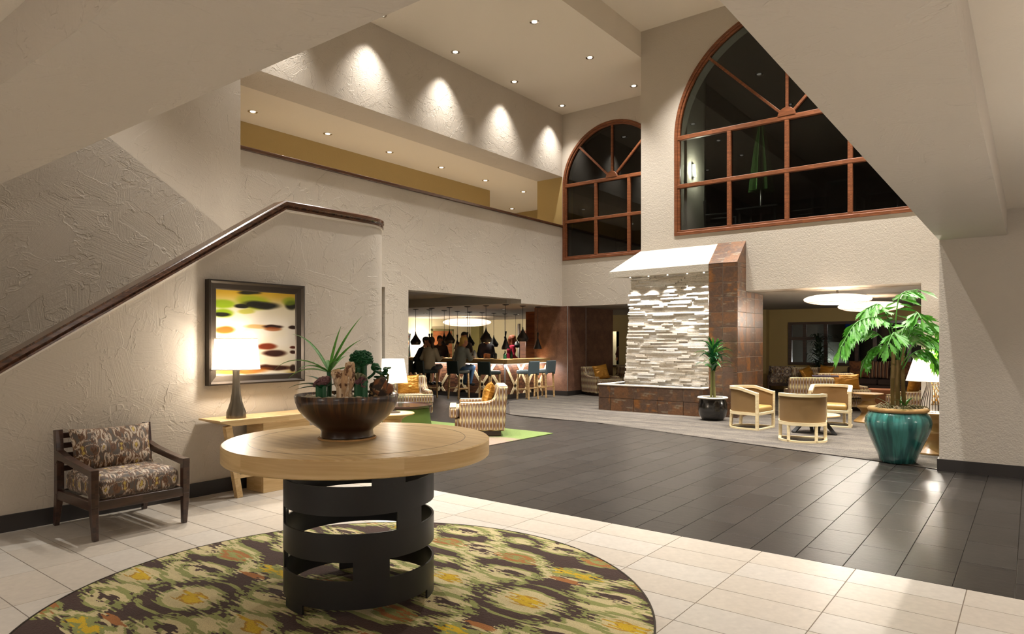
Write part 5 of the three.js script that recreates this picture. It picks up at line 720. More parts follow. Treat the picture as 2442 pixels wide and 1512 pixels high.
// ================= the lounge on the right =================
function freeCushion(label, w, h, t, m, pos, turn, tilt = -0.3, group, roll = 0) { const p = pillow(w, h, t, 14, pos[0] * 3); p.rotateZ(roll); p.rotateX(tilt); return one('cushion', label, 'cushion', p, m, pos, turn, group); }
barrelChair('pale barrel chair facing right, beside the black plant pot', [-3.9, 0, -11.87], face(1, 0.12));
barrelChair('pale barrel chair nearest the viewer, its tan back turned', [-2.77, 0, -10.83], face(-0.25, -1));
barrelChair('pale barrel chair farthest back, facing the viewer with its ochre seat showing', [-2.86, 0, -13.1], face(0.12, 1));
{ const o = thing('low_table', 'low round pale-topped table on three black slanted legs between the barrel chairs', 'table', [-2.83, 0, -11.85]); part('top', lathe([[0.001, 0.29], [0.36, 0.29], [0.375, 0.3], [0.37, 0.315], [0.001, 0.315]], 48), M.beech, o);
  for (let k = 0; k < 3; k++) { const a = k * 2.094 + 0.4, c = Math.cos(a), s = Math.sin(a); part('leg', [bar([c * 0.1, 0.285, s * 0.1], [c * 0.36, 0.015, s * 0.36], 0.06, 0.035), bar([c * 0.38, 0.015, s * 0.38], [c * 0.04, 0.015, s * 0.04], 0.06, 0.03), bar([c * 0.05, 0.02, s * 0.05], [c * 0.1, 0.285, s * 0.1], 0.05, 0.035)], M.black, o); } }
// plants in pots
const RP = rng(404);
{ // dracaena
  const P = [-4.85, 0, -12.58], pot = thing('plant_pot', 'glossy black round pot with a pale rim beside the tiled column', 'pot', P); part('pot', lathe([[0.001, 0], [0.17, 0], [0.19, 0.01], [0.25, 0.1], [0.275, 0.2], [0.268, 0.32], [0.235, 0.42], [0.23, 0.43], [0.2, 0.43], [0.2, 0.36], [0.001, 0.36]], 48, 0.9), M.glazeBlack, pot); part('rim', lathe([[0.2, 0.425], [0.275, 0.425], [0.285, 0.44], [0.27, 0.455], [0.2, 0.45], [0.2, 0.425]], 48), M.white, pot, 'pale rim'); part('soil', put(new THREE.CylinderGeometry(0.2, 0.2, 0.04, 24), 0, 0.39, 0), M.moss, pot);
  const o = thing('dracaena', 'dracaena with glossy dark strap leaves on slim canes, in the black pot', 'plant', [P[0], 0.4, P[2]]); for (const [x, z, h] of [[-0.03, 0, 0.62], [0.05, 0.02, 0.55], [0.01, -0.05, 0.5]]) part('cane', tube([[x, 0, z], [x * 0.7, h * 0.5, z], [x * 0.5, h, z * 0.5]], 0.024, 12, 8), M.cane, o);
  const L = [strap(0.42, 0.05, 1.9, 1.0, 9, 0.3), strap(0.36, 0.05, 1.2, 1.25, 9, 0.3), strap(0.45, 0.048, 1.5, 0.75, 9, 0.3)]; for (let k = 0; k < 78; k++) { const l = part('leaf', L[k % 3], k % 4 ? M.leafDeep : M.leafBright, o); l.position.set((RP() - 0.5) * 0.06, 0.52 + RP() * 0.42, (RP() - 0.5) * 0.06); l.rotation.y = RP() * 6.28; l.rotation.x = (RP() - 0.5) * 0.5 - (l.position.y > 0.8 ? 0.5 : 0); } }
{ // fishtail palm in the teal jar
  const P = [-1.33, 0, -9.62], pot = thing('plant_pot', 'large teal glazed jar with a terracotta rim beside the pier', 'pot', P); { const g = lathe([[0.001, 0], [0.18, 0], [0.2, 0.01], [0.235, 0.12], [0.30, 0.27], [0.358, 0.42], [0.372, 0.5], [0.36, 0.57], [0.325, 0.625], [0.31, 0.64], [0.001, 0.64]], 64, 1.0); const p = g.attributes.position, uv = g.attributes.uv; for (let i = 0; i < p.count; i++) uv.setXY(i, Math.atan2(p.getX(i), p.getZ(i)) / 6.2832, p.getY(i) / 0.65); part('jar', g, M.glazeTeal, pot); } part('rim', lathe([[0.25, 0.635], [0.31, 0.63], [0.335, 0.645], [0.34, 0.665], [0.325, 0.685], [0.28, 0.688], [0.25, 0.67], [0.25, 0.635]], 56, 0.9), M.terracotta, pot, 'unglazed terracotta rim');
  const ms = []; for (let k = 0; k < 90; k++) { const a = RP() * 6.28, q = Math.sqrt(RP()) * 0.26, b = RP() * 6.28; ms.push(tube([[Math.cos(a) * q, 0.675, Math.sin(a) * q], [Math.cos(a) * q + Math.cos(b) * 0.05, 0.7 + RP() * 0.02, Math.sin(a) * q + Math.sin(b) * 0.05], [Math.cos(a) * q + Math.cos(b) * 0.1, 0.68, Math.sin(a) * q + Math.sin(b) * 0.09]], 0.006, 6, 4)); } part('moss', [put(new THREE.CylinderGeometry(0.26, 0.26, 0.03, 32), 0, 0.668, 0), ...ms], M.moss, pot, 'grey moss mulch').userData.kind = 'stuff';
  const o = thing('fishtail_palm', 'fishtail palm with jagged bright green leaves on bare canes, in the teal jar', 'palm', [P[0], 0.66, P[2]]); const rt = [Math.cos(YAW), -Math.sin(YAW)], bk = [-Math.sin(YAW), -Math.cos(YAW)]; const W3 = (a, y, b) => [rt[0] * a + bk[0] * b, y, rt[1] * a + bk[1] * b];
  const canes = [[-0.08, 0.72], [0.0, 0.62], [0.1, 0.78], [0.05, 0.55]]; canes.forEach(([a, h], i) => part('cane', [tube([W3(a, 0, 0.03 * (i - 1)), W3(a * 0.9 - 0.01, h * 0.5, 0.03 * (i - 1)), W3(a * 0.8, h, 0.02 * (i - 1))], 0.024, 14, 8), ...[0.3, 0.55, 0.8].map((t) => put(new THREE.CylinderGeometry(0.027, 0.027, 0.008, 10), ...W3(a * lerp(1, 0.85, t), h * t, 0.03 * (i - 1))))], M.bark, o));
  const wedge = (s) => { const Q = [[0.05, 0.05], [0.4, 0.13], [0.62, 0.23], [0.86, 0.2], [0.8, 0.13], [1.06, 0.13], [0.93, 0.05], [1.2, 0.0], [0.95, -0.05], [1.08, -0.13], [0.82, -0.12], [0.84, -0.22], [0.6, -0.2], [0.38, -0.12], [0.05, -0.05]], P = [0, 0, 0], I = [], UV = [0.5, 0]; for (const [z, x] of Q) { P.push(x * s, -0.22 * s * z * z + 0.16 * s * Math.abs(x), z * s); UV.push(0.5 + x, z); } for (let i = 1; i < Q.length; i++) I.push(0, i, i + 1); const g = new THREE.BufferGeometry(); g.setAttribute('position', new THREE.Float32BufferAttribute(P, 3)); g.setAttribute('uv', new THREE.Float32BufferAttribute(UV, 2)); g.setIndex(I); g.computeVertexNormals(); return g; };
  const WG = [wedge(0.19), wedge(0.23), wedge(0.155)];
  const fr = [[[0.06, 0.5, 0], [0.16, 0.7, -0.05], [0.3, 0.74, -0.1], [0.42, 0.56, -0.15], 14], [[0.05, 0.55, 0], [0.2, 0.9, 0.08], [0.45, 0.92, 0.1], [0.66, 0.74, 0.1], 18], [[0.0, 0.5, 0], [-0.12, 0.78, 0.05], [-0.26, 0.76, 0.1], [-0.36, 0.6, 0.12], 13], [[0.0, 0.6, 0], [-0.2, 1.12, -0.02], [-0.52, 1.10, -0.06], [-0.76, 0.78, -0.1], 26], [[-0.03, 0.55, 0], [-0.2, 0.95, 0.1], [-0.42, 0.98, 0.18], [-0.55, 0.78, 0.22], 18], [[0.0, 0.65, 0], [-0.02, 1.15, 0], [0.08, 1.45, 0.05], [0.28, 1.50, 0.05], 20], [[0.02, 0.6, 0], [-0.05, 1.1, 0.1], [-0.18, 1.32, 0.1], [-0.34, 1.26, 0.12], 18], [[0.08, 0.7, 0], [0.2, 1.0, 0.02], [0.42, 1.08, 0.02], [0.62, 0.96, 0], 22], [[0.08, 0.6, 0], [0.18, 0.85, -0.1], [0.34, 0.86, -0.15], [0.46, 0.70, -0.2], 16], [[0.08, 0.65, 0], [0.14, 0.95, 0.15], [0.26, 1.05, 0.25], [0.38, 0.95, 0.35], 15], [[0.02, 0.6, 0], [0.04, 1.0, -0.15], [0.05, 1.2, -0.3], [0.02, 1.12, -0.45], 12], [[0.0, 0.6, 0], [-0.1, 0.9, -0.2], [-0.25, 0.95, -0.35], [-0.36, 0.8, -0.42], 10]];
  fr.forEach(([a, b, c, d, n], f) => { const cv = new THREE.CatmullRomCurve3([a, b, c, d].map((q) => V(...W3(...q)))); const s = part('frond', new THREE.TubeGeometry(cv, 20, 0.008, 6), M.leafPalm, o);
    for (let k = 0; k < n; k++) { const t = 0.32 + 0.68 * k / (n - 1), p = cv.getPoint(Math.min(1, t)), tg = cv.getTangent(Math.min(1, t)); const l = new THREE.Mesh(WG[k % 3], k % 3 ? M.leafPalm : M.leafBright); l.name = numbered('leaf'); l.castShadow = l.receiveShadow = true; const side = V(-tg.z, 0, tg.x).normalize().multiplyScalar(k & 1 ? 1 : -1); const dir = k === n - 1 ? tg.clone() : tg.clone().multiplyScalar(0.45).add(side.multiplyScalar(0.75)); dir.y -= 0.28 + RP() * 0.25; l.position.copy(p); l.lookAt(p.clone().add(dir)); l.rotateZ((RP() - 0.5) * 0.9); s.add(l); } });
  for (let k = 0; k < 9; k++) { const l = part('leaf', strap(0.2 + RP() * 0.12, 0.025, 0.9, 0.9, 8, 0.3), M.leafBright, o); l.rotation.y = RP() * 6.28; l.position.set(...W3((RP() - 0.5) * 0.25, 0.02, 0)); } }
{ // dark plant before the lounge window
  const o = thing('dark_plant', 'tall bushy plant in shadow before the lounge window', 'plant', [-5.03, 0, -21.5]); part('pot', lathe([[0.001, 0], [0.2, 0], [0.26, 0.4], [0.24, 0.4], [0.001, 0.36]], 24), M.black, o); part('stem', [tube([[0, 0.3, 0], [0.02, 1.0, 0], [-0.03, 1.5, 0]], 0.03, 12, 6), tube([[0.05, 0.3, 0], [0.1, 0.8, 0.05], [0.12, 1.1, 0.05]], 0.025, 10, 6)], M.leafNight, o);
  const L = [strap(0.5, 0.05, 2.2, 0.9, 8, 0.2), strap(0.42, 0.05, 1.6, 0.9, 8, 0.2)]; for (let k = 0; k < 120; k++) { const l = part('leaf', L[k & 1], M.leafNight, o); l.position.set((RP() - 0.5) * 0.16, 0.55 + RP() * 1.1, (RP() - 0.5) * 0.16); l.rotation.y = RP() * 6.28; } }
// striped armchairs, dark chair, sofa
stripedChair('striped armchair in the lounge with its back turned to the viewer', [-3.62, 0, -14.55], face(-0.45, -1), false);
one('dark_throw', 'folded purple-grey cloth lying on the arm of the turned striped armchair', 'cloth', puff(0.5, 0.03, 0.22, 0.012, 0.01), std(0x4a4050, 0.9), [-3.38, 0.80, -14.95], 0.3);
stripedChair('striped armchair holding the broad gold cushion, behind the far barrel chair', [-3.32, 0, -16.3], face(0.62, 0.8), false);
freeCushion('broad shiny gold cushion on the striped armchair behind the far barrel chair', 0.62, 0.36, 0.18, M.gold, [-3.24, 0.62, -16.18], face(0.62, 0.8), -0.25, 'gold cushions');
stripedChair('striped armchair near the dark plant, turned towards the viewer', [-4.78, 0, -19.6], face(0.55, 0.85), false);
freeCushion('gold cushion leaning on the left arm of the armchair by the dark plant', 0.42, 0.4, 0.15, M.gold, [-4.86, 0.62, -19.5], face(0.9, 0.5), -0.3, 'gold cushions', 0.3);
freeCushion('gold cushion leaning on the right arm of the armchair by the dark plant', 0.4, 0.4, 0.15, M.gold, [-4.45, 0.66, -19.75], face(-0.3, 0.9), -0.2, 'gold cushions', -0.15);
loungeChair('dark wood armchair with a dark ikat cushion in the lounge, beside the tiled column', [-5.85, 0, -20.6], face(0.25, 1));
{ // long sofa before the window
  const o = thing('sofa', 'long brown sofa below the lounge window', 'sofa', [-2.9, 0, -20.9]); part('base', rb(2.7, 0.26, 0.85, 0, 0.2, 0, 0.03, 2), M.brown, o); for (const s of [-1, 1]) part('arm', rb(0.18, 0.58, 0.88, s * 1.36, 0.35, 0, 0.04, 2), M.brown, o); part('back', rb(2.6, 0.5, 0.2, 0, 0.55, -0.34, 0.06, 2), M.brown, o); for (const x of [-0.85, 0, 0.85]) { const c = puff(0.84, 0.16, 0.68, 0.05, 0.03); c.translate(x, 0.41, 0.08); part('seat_cushion', c, M.brown, o); } for (const x of [-1.25, 1.25]) for (const z of [-0.35, 0.35]) part('foot', rb(0.06, 0.08, 0.06, x, 0.04, z), M.walnut, o);
  freeCushion('rust brown cushion at the left end of the long sofa', 0.52, 0.5, 0.16, M.rustFabric, [-3.85, 0.74, -20.95], 0, -0.25, undefined, 0.05); freeCushion('dark cushion with pale upright stripes on the long sofa', 0.52, 0.5, 0.16, M.stripe, [-3.33, 0.74, -20.95], 0, -0.25); freeCushion('rust brown cushion in the middle of the long sofa, right of the striped cushion', 0.6, 0.5, 0.16, M.rustFabric, [-2.74, 0.74, -20.95], 0, -0.25);
}
{ const o = thing('ottoman', 'rust-coloured box ottoman behind the turned stool', 'ottoman', [-2.62, 0, -16.9]); part('body', rb(0.62, 0.44, 0.5, 0, 0.24, 0, 0.02, 2), std(0x7d4a26, 0.8), o); part('plinth', rb(0.56, 0.04, 0.44, 0, 0.02, 0), M.walnut, o); }
stripedChair('striped armchair partly hidden behind the palm canes', [-1.75, 0, -15.3], face(-0.9, -0.2), false);
freeCushion('gold cushion in the striped armchair behind the palm canes', 0.44, 0.4, 0.16, M.gold, [-1.83, 0.66, -15.32], face(-0.9, -0.2), -0.25, 'gold cushions');
turnedTable('brown turned stool-shaped table left of the palm canes', [-2.42, 0, -14.0], 0.55, 0.26, std(0x8a6a3c, 0.3));
turnedTable('honey-brown turned table behind the teal jar, carrying a lamp', [-1.06, 0, -10.62], 0.56, 0.25, std(0xb08a5a, 0.28));
{ const wires = []; for (let k = 0; k < 26; k++) { const a = k / 26 * 6.2832, q = (r, y) => [Math.cos(a) * r, y, Math.sin(a) * r]; wires.push(tube([q(0.14, 0.01), q(0.135, 0.12), q(0.10, 0.25), q(0.07, 0.36), q(0.075, 0.42)], 0.0025, 14, 4)); } wires.push(put(new THREE.TorusGeometry(0.14, 0.004, 5, 32), 0, 0.008, 0, 0, Math.PI / 2)); const l = tableLamp('white-shaded lamp on a wire-cage base behind the palm, cut off by the pier', [-1.06, 0.56, -10.62], wires, [0.42, 0.72, 0.31, 0.22], null, 5.5, M.bronze); part('cord', tube([[-0.02, 0.42, 0.0], [0.03, 0.3, 0.05], [0.05, 0.2, 0.08], [0.12, 0.08, 0.1], [0.14, 0.01, 0.12]], 0.006, 24, 6), M.gold, l, 'gold flex'); }
{ const o = thing('sofa', 'dark brown sofa behind the wire-cage lamp, mostly hidden by the pier', 'sofa', [-0.72, 0, -12.72], face(-1, 0.05)); part('base', rb(1.6, 0.28, 0.8, 0, 0.2, 0, 0.04, 2), M.brown, o); part('back', rb(1.6, 0.5, 0.2, 0, 0.55, -0.32, 0.06, 2), M.brown, o); for (const s of [-1, 1]) part('arm', rb(0.18, 0.5, 0.8, s * 0.78, 0.32, 0, 0.05, 2), M.brown, o); const c = puff(1.36, 0.16, 0.62, 0.05, 0.03); c.translate(0, 0.42, 0.08); part('seat_cushion', c, M.brown, o); for (const x of [-0.7, 0.7]) for (const z of [-0.33, 0.33]) part('foot', rb(0.06, 0.07, 0.06, x, 0.035, z), M.walnut, o);
  freeCushion('white cushion with an ochre trellis pattern behind the palm', 0.5, 0.5, 0.16, M.trellis, [-1.05, 0.74, -12.5], face(-0.55, 0.8), -0.2); }
{ const o = thing('floor_lamp', 'tall lamp with a bright rectangular shade, a strip of it showing beside the pier', 'lamp', [-1.24, 0, -13.4]); part('base', put(new THREE.CylinderGeometry(0.14, 0.15, 0.03, 28), 0, 0.015, 0), M.bronze, o); part('pole', put(new THREE.CylinderGeometry(0.012, 0.012, 1.25, 10), 0, 0.65, 0), M.bronze, o); part('shade', rb(0.26, 0.32, 0.26, 0, 1.38, 0, 0.01), M.shade, o); point(-1.24, 1.38, -13.4 + 0.2, 4, SOFT, 3); }
discLamp('nearer of two pleated disc lamps glowing under the lounge ceiling', [-2.97, 2.325, -14.1], 0.6, POWER.lounge);
discLamp('farther of two pleated disc lamps under the lounge ceiling, behind the palm top', [-2.876, 2.3, -16.88], 0.66, POWER.lounge);
// armchairs by the mosaic column
stripedChair('lozenge-striped armchair against the mosaic column, left of the water wall', [-9.62, 0, -16.6], face(0.8, 0.35), false);
freeCushion('gold cushion in the striped armchair against the mosaic column', 0.46, 0.42, 0.16, M.gold, [-9.58, 0.66, -16.5], face(0.75, 0.5), -0.3, 'gold cushions', 0.15);
stripedChair('lozenge-striped armchair half hidden by the water wall', [-9.35, 0, -17.7], face(0.35, 1), false);
freeCushion('gold cushion in the striped armchair half hidden by the water wall', 0.5, 0.4, 0.16, M.gold, [-9.15, 0.66, -17.62], face(0.35, 1), -0.25, 'gold cushions', -0.1);
one('dark_ledge', 'dark ledge below the opening in the far yellow wall', 'shelf', rb(1.5, 0.05, 0.3, 0, 0, 0, 0.01), M.walnut, [-12.3, 0.64, -21.9]);
one('water_glass', 'clear tumbler standing on the dark ledge below the wall opening', 'glass', lathe([[0.001, 0], [0.05, 0], [0.055, 0.16], [0.05, 0.16], [0.045, 0.01], [0.001, 0.01]], 16), M.clearGlass, [-12.25, 0.665, -21.85]);
struct('wall_service', [bx(-13.5, -11.6, 0, 2.5, -24.4, -24.2)], std(0x7d8a34, 0.8)); point(-12.3, 2.2, -23.6, 3, WARM, 3);
{ // lounge window: frame, mullions, panes, and the dark yard behind
  const o = struct('window_3'); const { x0, x1, y0, y1, z } = LW; o.position.set(0, 0, z + 0.02); const f = (a, b, c, d, w = 0.07) => part('window_frame', bx(a, b, c, d, -0.05, 0.05), M.walnut, o);
  f(x0, x1, y0, y0 + 0.08); f(x0, x1, y1 - 0.08, y1); f(x0, x0 + 0.1, y0 + 0.08, y1 - 0.08); f(x1 - 0.1, x1, y0 + 0.08, y1 - 0.08); const ms = [-5.55, -4.95, -4.1, -3.62, -2.75]; for (const x of ms) part('mullion', bx(x - 0.05, x + 0.05, y0 + 0.08, y1 - 0.08, -0.04, 0.04), M.walnut, o); part('transom', bx(x0 + 0.1, -5.0, 1.56, 1.66, -0.047, 0.047), M.walnut, o); const xs = [x0 + 0.1, ...ms, x1 - 0.1]; for (let i = 0; i + 1 < xs.length; i++) part('pane', bx(xs[i] + 0.02, xs[i + 1] - 0.02, y0 + 0.06, y1 - 0.06, -0.005, 0.0), M.glass, o);
  struct('wall_yard', [bx(-12, 4, 0, 2.6, -24.8, -24.6)], std(0x6a6560, 0.9)); 
  const d = thing('yard_lamp', 'small post lamp lighting the yard outside the lounge window', 'lamp', [-5.6, 0, -24.2]); part('post', put(new THREE.CylinderGeometry(0.03, 0.04, 0.6, 12), 0, 0.3, 0), M.black, d); part('housing', put(new THREE.CylinderGeometry(0.06, 0.08, 0.12, 14), 0, 0.62, 0), M.black, d); part('lens', put(new THREE.SphereGeometry(0.05, 14, 10), 0, 0.72, 0), M.glow, d); point(-5.6, 0.72, -24.2, 4, [0.9, 0.95, 1], 2);
  one('yard_screen', 'pale cloth screen standing in the yard outside the lounge window', 'screen', bx(-0.35, 0.35, -0.012, 1.5, -0.01, 0.01), M.white, [-5.15, 0, -24.35]);
  { const b = thing('blue_banner', 'small blue banner on a pole outside the lounge window', 'banner', [-4.45, 0, -23.2]); part('pole', put(new THREE.CylinderGeometry(0.02, 0.02, 2.4, 8), 0.22, 1.19, 0), M.black, b); part('cloth', rb(0.4, 0.5, 0.012, 0, 2.0, 0, 0.004), std(0x1c3fb0, 0.7, { emissive: new THREE.Color(0.02, 0.08, 0.5), emissiveIntensity: 0.25 }), b); } }
// the dark terrace behind the arched windows
struct('terrace_floor', [bx(-6.43, 4, 3.4, 3.72, -22, ZF - 0.55), bx(-10.4, -6.43, 3.4, 3.72, -22, ZB - 0.42)], M.terraceFloor);
struct('wall_terrace', [bx(-11, 4, 3.4, 9, -22.2, -22), bx(3.9, 4.1, 3.4, 9, -22, ZF - 0.5), bx(-6.43, 4.1, 8.7, 8.9, -22.2, ZF - 0.5), bx(-11, -6.43, 8.7, 8.9, -22.2, ZB - 0.42), bx(-10.7, -10.45, 3.4, 9, -22.2, ZB - 0.4)], M.terrace);
struct('wall_terrace_return', [bx(-6.43, -6.08, 3.72, 8.6, -15.25, ZF - 0.55)], M.stipple);
struct('terrace_balcony_glow', [bx(-12, -10.6, 3.8, 3.81, -22, -20)], M.terrace);
{ const o = thing('wall_sconce', 'glowing half-round wall sconce on the return wall behind the large arched window', 'sconce', [-6.08, 5.37, -14.55]); const s = arcBand(0.055, 0.062, -0.14, 0.14, 0, Math.PI, 14); part('shade', s, M.glow, o); part('backplate', rb(0.012, 0.26, 0.1, 0.006, 0, 0, 0.004), M.bronze, o); point(-5.93, 5.37, -14.55, 8, SOFT, 3); }
function terraceChair(label, x, z, turn) { const o = thing('terrace_chair', label, 'chair', [x, 3.72, z], turn, 'dark terrace chairs'); const m = std(0x3a3a40, 0.6); for (const s of [-1, 1]) { part('leg', bar([s * 0.27, 0, 0.26], [s * 0.27, 0.62, 0.26], 0.04, 0.04), m, o); part('leg', bar([s * 0.27, 0, -0.3], [s * 0.27, 0.95, -0.34], 0.04, 0.04), m, o); part('armrest', rb(0.05, 0.03, 0.6, s * 0.27, 0.63, -0.02), m, o); } part('seat', rb(0.54, 0.05, 0.52, 0, 0.42, 0), m, o); const b = rb(0.52, 0.52, 0.03, 0, 0.72, -0.31, 0.012); part('backrest', b, m, o); return o; }
function terraceTable(label, x, z) { const o = thing('terrace_table', label, 'table', [x, 3.72, z], 0, 'dark terrace tables'); const m = std(0x2a2a2e, 0.5); part('top', rb(0.9, 0.04, 0.9, 0, 0.72, 0), m, o); for (const a of [-1, 1]) for (const b of [-1, 1]) part('leg', bar([a * 0.38, 0, b * 0.38], [a * 0.38, 0.7, b * 0.38], 0.05, 0.05), m, o); return o; }
function parasol(label, x, z) { const o = thing('parasol', label, 'parasol', [x, 3.72, z], 0, 'closed green parasols'); part('pole', put(new THREE.CylinderGeometry(0.025, 0.025, 2.7, 10), 0, 1.35, 0), M.steel, o); const g = lathe([[0.001, 2.75], [0.05, 2.7], [0.13, 2.2], [0.19, 1.7], [0.24, 1.2], [0.2, 1.19], [0.001, 2.6]], 32, 0.9); const p = g.attributes.position; for (let i = 0; i < p.count; i++) { const a = Math.atan2(p.getX(i), p.getZ(i)), k = 1 + 0.22 * Math.cos(a * 8); p.setX(i, p.getX(i) * k); p.setZ(i, p.getZ(i) * k); } g.computeVertexNormals(); part('canopy', g, M.umbrella, o); part('base', put(new THREE.CylinderGeometry(0.25, 0.27, 0.06, 24), 0, 0.03, 0), M.black, o); return o; }
terraceChair('dark chair on the terrace at the lower left of the large arched window', -5.55, -14.95, face(1, -0.2)); terraceTable('dark table on the terrace under the first closed parasol', -4.75, -15.3); terraceChair('dark chair on the terrace beside the middle mullion, side on', -4.0, -15.6, face(-1, -0.1)); terraceChair('dark chair on the terrace right of the middle mullion, facing the second table', -3.42, -15.55, face(1, -0.2)); terraceTable('dark table on the terrace behind the right-hand mullion', -2.2, -15.4); terraceChair('dark high-backed chair on the terrace seen from behind, in the third column of panes', -2.95, -14.75, face(0.1, -1));
parasol('closed green parasol behind the second column of panes of the large arched window', -4.85, -15.5); parasol('closed green parasol at the right edge of the large arched window', -2.15, -15.6); parasol('closed green parasol behind the smaller arched window', -8.1, -17.2); terraceChair('dark chair behind the smaller arched window', -8.9, -17.0, face(0.8, 0.4));

for (const [x, z, n] of [[-1.0, -17.5, 'right'], [-4.2, -19.5, 'middle'], [-9.0, -19.5, 'left']]) downlight(x, 8.7, z, 0.08, 5, 0.9, 'dim recessed downlight over the dark terrace, at the ' + n, 'terrace downlights', M.glowSoft, WARM);

// ================= people at the bar =================
// joints in a figure's own frame: facing +z, x to its left
function hand(wrist, dir, up, s, curl = 0.5) {                           // palm, four fingers and a thumb, as short chains
  const d = V(...dir).normalize(), u = V(...up).normalize(), side = d.clone().cross(u).normalize(), P = [], w = V(...wrist), a = (v) => v.toArray();
  const palm = w.clone().addScaledVector(d, 0.07); P.push([a(w), a(palm), 0.026, 0.030, 1, 1]);
  [-1.5, -0.5, 0.5, 1.5].forEach((k, i) => { const b = palm.clone().addScaledVector(side, k * 0.017).addScaledVector(d, 0.01), L = [0.055, 0.068, 0.072, 0.062][i]; const m = b.clone().addScaledVector(d, L * 0.55).addScaledVector(u, -L * 0.2 * curl); const e = m.clone().addScaledVector(d, L * 0.45 * (1 - curl * 0.5)).addScaledVector(u, -L * 0.45 * curl); P.push([a(b), a(m), 0.0095, 0.009], [a(m), a(e), 0.009, 0.0075]); });
  const tb = w.clone().addScaledVector(d, 0.03).addScaledVector(side, s * 0.028), tm = tb.clone().addScaledVector(d, 0.03).addScaledVector(side, s * 0.022), te = tm.clone().addScaledVector(d, 0.03).addScaledVector(u, -0.01); P.push([a(tb), a(tm), 0.012, 0.011], [a(tm), a(te), 0.011, 0.009]); return P;
}
function person(label, pos, turn, o = {}) {
  const sit = o.sit, k = o.scale ?? 1, hip = sit ? 0.83 : 0.93, g = thing('person', label, 'person', pos, turn); g.scale.setScalar(k);
  const lean = o.lean ?? 0.04, sh = hip + 0.47, J = { pelvis: [0, hip, 0], waist: [0, hip + 0.17, lean * 0.4], chest: [0, hip + 0.36, lean * 0.9], neck: [0, sh + 0.05, lean * 1.15], head: [o.hx ?? 0, sh + 0.21, lean * 1.3 + (o.hz ?? 0.02)] };
  const arms = o.arms ?? { l: [[0.24, sh - 0.27, 0.03], [0.2, sh - 0.42, 0.22]], r: [[-0.24, sh - 0.27, 0.03], [-0.2, sh - 0.42, 0.22]] };
  const S = { l: [0.175, sh - 0.02, lean], r: [-0.175, sh - 0.02, lean] };
  const legs = o.legs ?? (sit ? { l: [[0.11, hip - 0.01, 0.42], [0.11, hip - 0.44, 0.34], [0.11, hip - 0.47, 0.46]], r: [[-0.11, hip - 0.01, 0.42], [-0.1, hip - 0.44, 0.32], [-0.1, hip - 0.47, 0.44]] } : { l: [[0.1, 0.49, 0.03], [0.1, 0.08, -0.02], [0.11, 0.03, 0.15]], r: [[-0.1, 0.49, 0.03], [-0.1, 0.08, -0.02], [-0.11, 0.03, 0.15]] });
  const fem = o.woman ? 0.92 : 1, torso = (e) => [[[0.07, hip, 0], [-0.07, hip, 0], 0.115 + e, 0.115 + e], [J.pelvis, J.waist, 0.125 * fem + e, 0.115 * fem + e, 1.2, 1], [J.waist, J.chest, 0.115 * fem + e, 0.125 * fem + e, 1.25, 1], [[0.13 * fem, sh - 0.05, lean], [-0.13 * fem, sh - 0.05, lean], 0.07 + e, 0.07 + e], [J.chest, [0, sh, lean], 0.125 * fem + e, 0.06 + e, 1.2, 1]];
  const arm = (e, f) => ['l', 'r'].flatMap((q) => [[[S[q][0] * fem, S[q][1], S[q][2]], arms[q][0], 0.056 * fem + e, 0.043 + e], [arms[q][0], arms[q][1].map((v, i) => lerp(arms[q][0][i], v, f)), 0.042 + e, 0.03 + e]]);
  const leg = (e, f) => ['l', 'r'].flatMap((q) => [[[Math.sign(legs[q][0][0]) * 0.09, hip - 0.02, 0], legs[q][0], 0.09 + e, 0.06 + e], [legs[q][0], legs[q][1].map((v, i) => lerp(legs[q][0][i], v, f)), 0.058 + e, 0.04 + e]]);
  const dirOf = (q) => { const [e, w] = arms[q]; return [w[0] - e[0], w[1] - e[1] , w[2] - e[2]]; };
  const body = [skin([...torso(0), ...arm(0, 1), ...leg(0, 1), [J.chest, J.neck, 0.07, 0.052], [J.neck, J.head, 0.052, 0.052]], 0.017, 0.045)];
  for (const q of ['l', 'r']) body.push(skin(hand(arms[q][1], o.handDir?.[q] ?? dirOf(q), o.handUp?.[q] ?? [0, 1, 0.2], q === 'l' ? -1 : 1), 0.0045, 0.008));
  const H = J.head, yaw = o.look ?? 0, hp = (x, y, z) => { const c = Math.cos(yaw), s = Math.sin(yaw); return [H[0] + x * c + z * s, H[1] + y, H[2] - x * s + z * c]; };
  body.push(skin([[hp(0, 0.035, -0.018), hp(0, 0.03, 0.012), 0.087, 0.084, 0.9, 1.05], [hp(0, -0.02, 0.02), hp(0, -0.085, 0.045), 0.066, 0.036, 0.95, 1], [hp(0, 0.005, 0.09), hp(0, -0.03, 0.108), 0.011, 0.015], [hp(0, -0.062, 0.086), hp(0, -0.065, 0.084), 0.017], [hp(0.026, 0.02, 0.082), hp(-0.026, 0.02, 0.082), 0.016], [hp(0.078, -0.015, 0), hp(0.082, 0.02, -0.01), 0.015, 0.018, 0.5, 1], [hp(-0.078, -0.015, 0), hp(-0.082, 0.02, -0.01), 0.015, 0.018, 0.5, 1], [hp(0, -0.05, -0.02), J.neck, 0.05, 0.052]], 0.006, 0.02));
  part('body', body, o.skin ?? M.skin, g);
  part('eyes', [hp(0.03, 0.008, 0.086), hp(-0.03, 0.008, 0.086)].map((c) => put(new THREE.SphereGeometry(0.0085, 8, 6), ...c)), M.black, g);
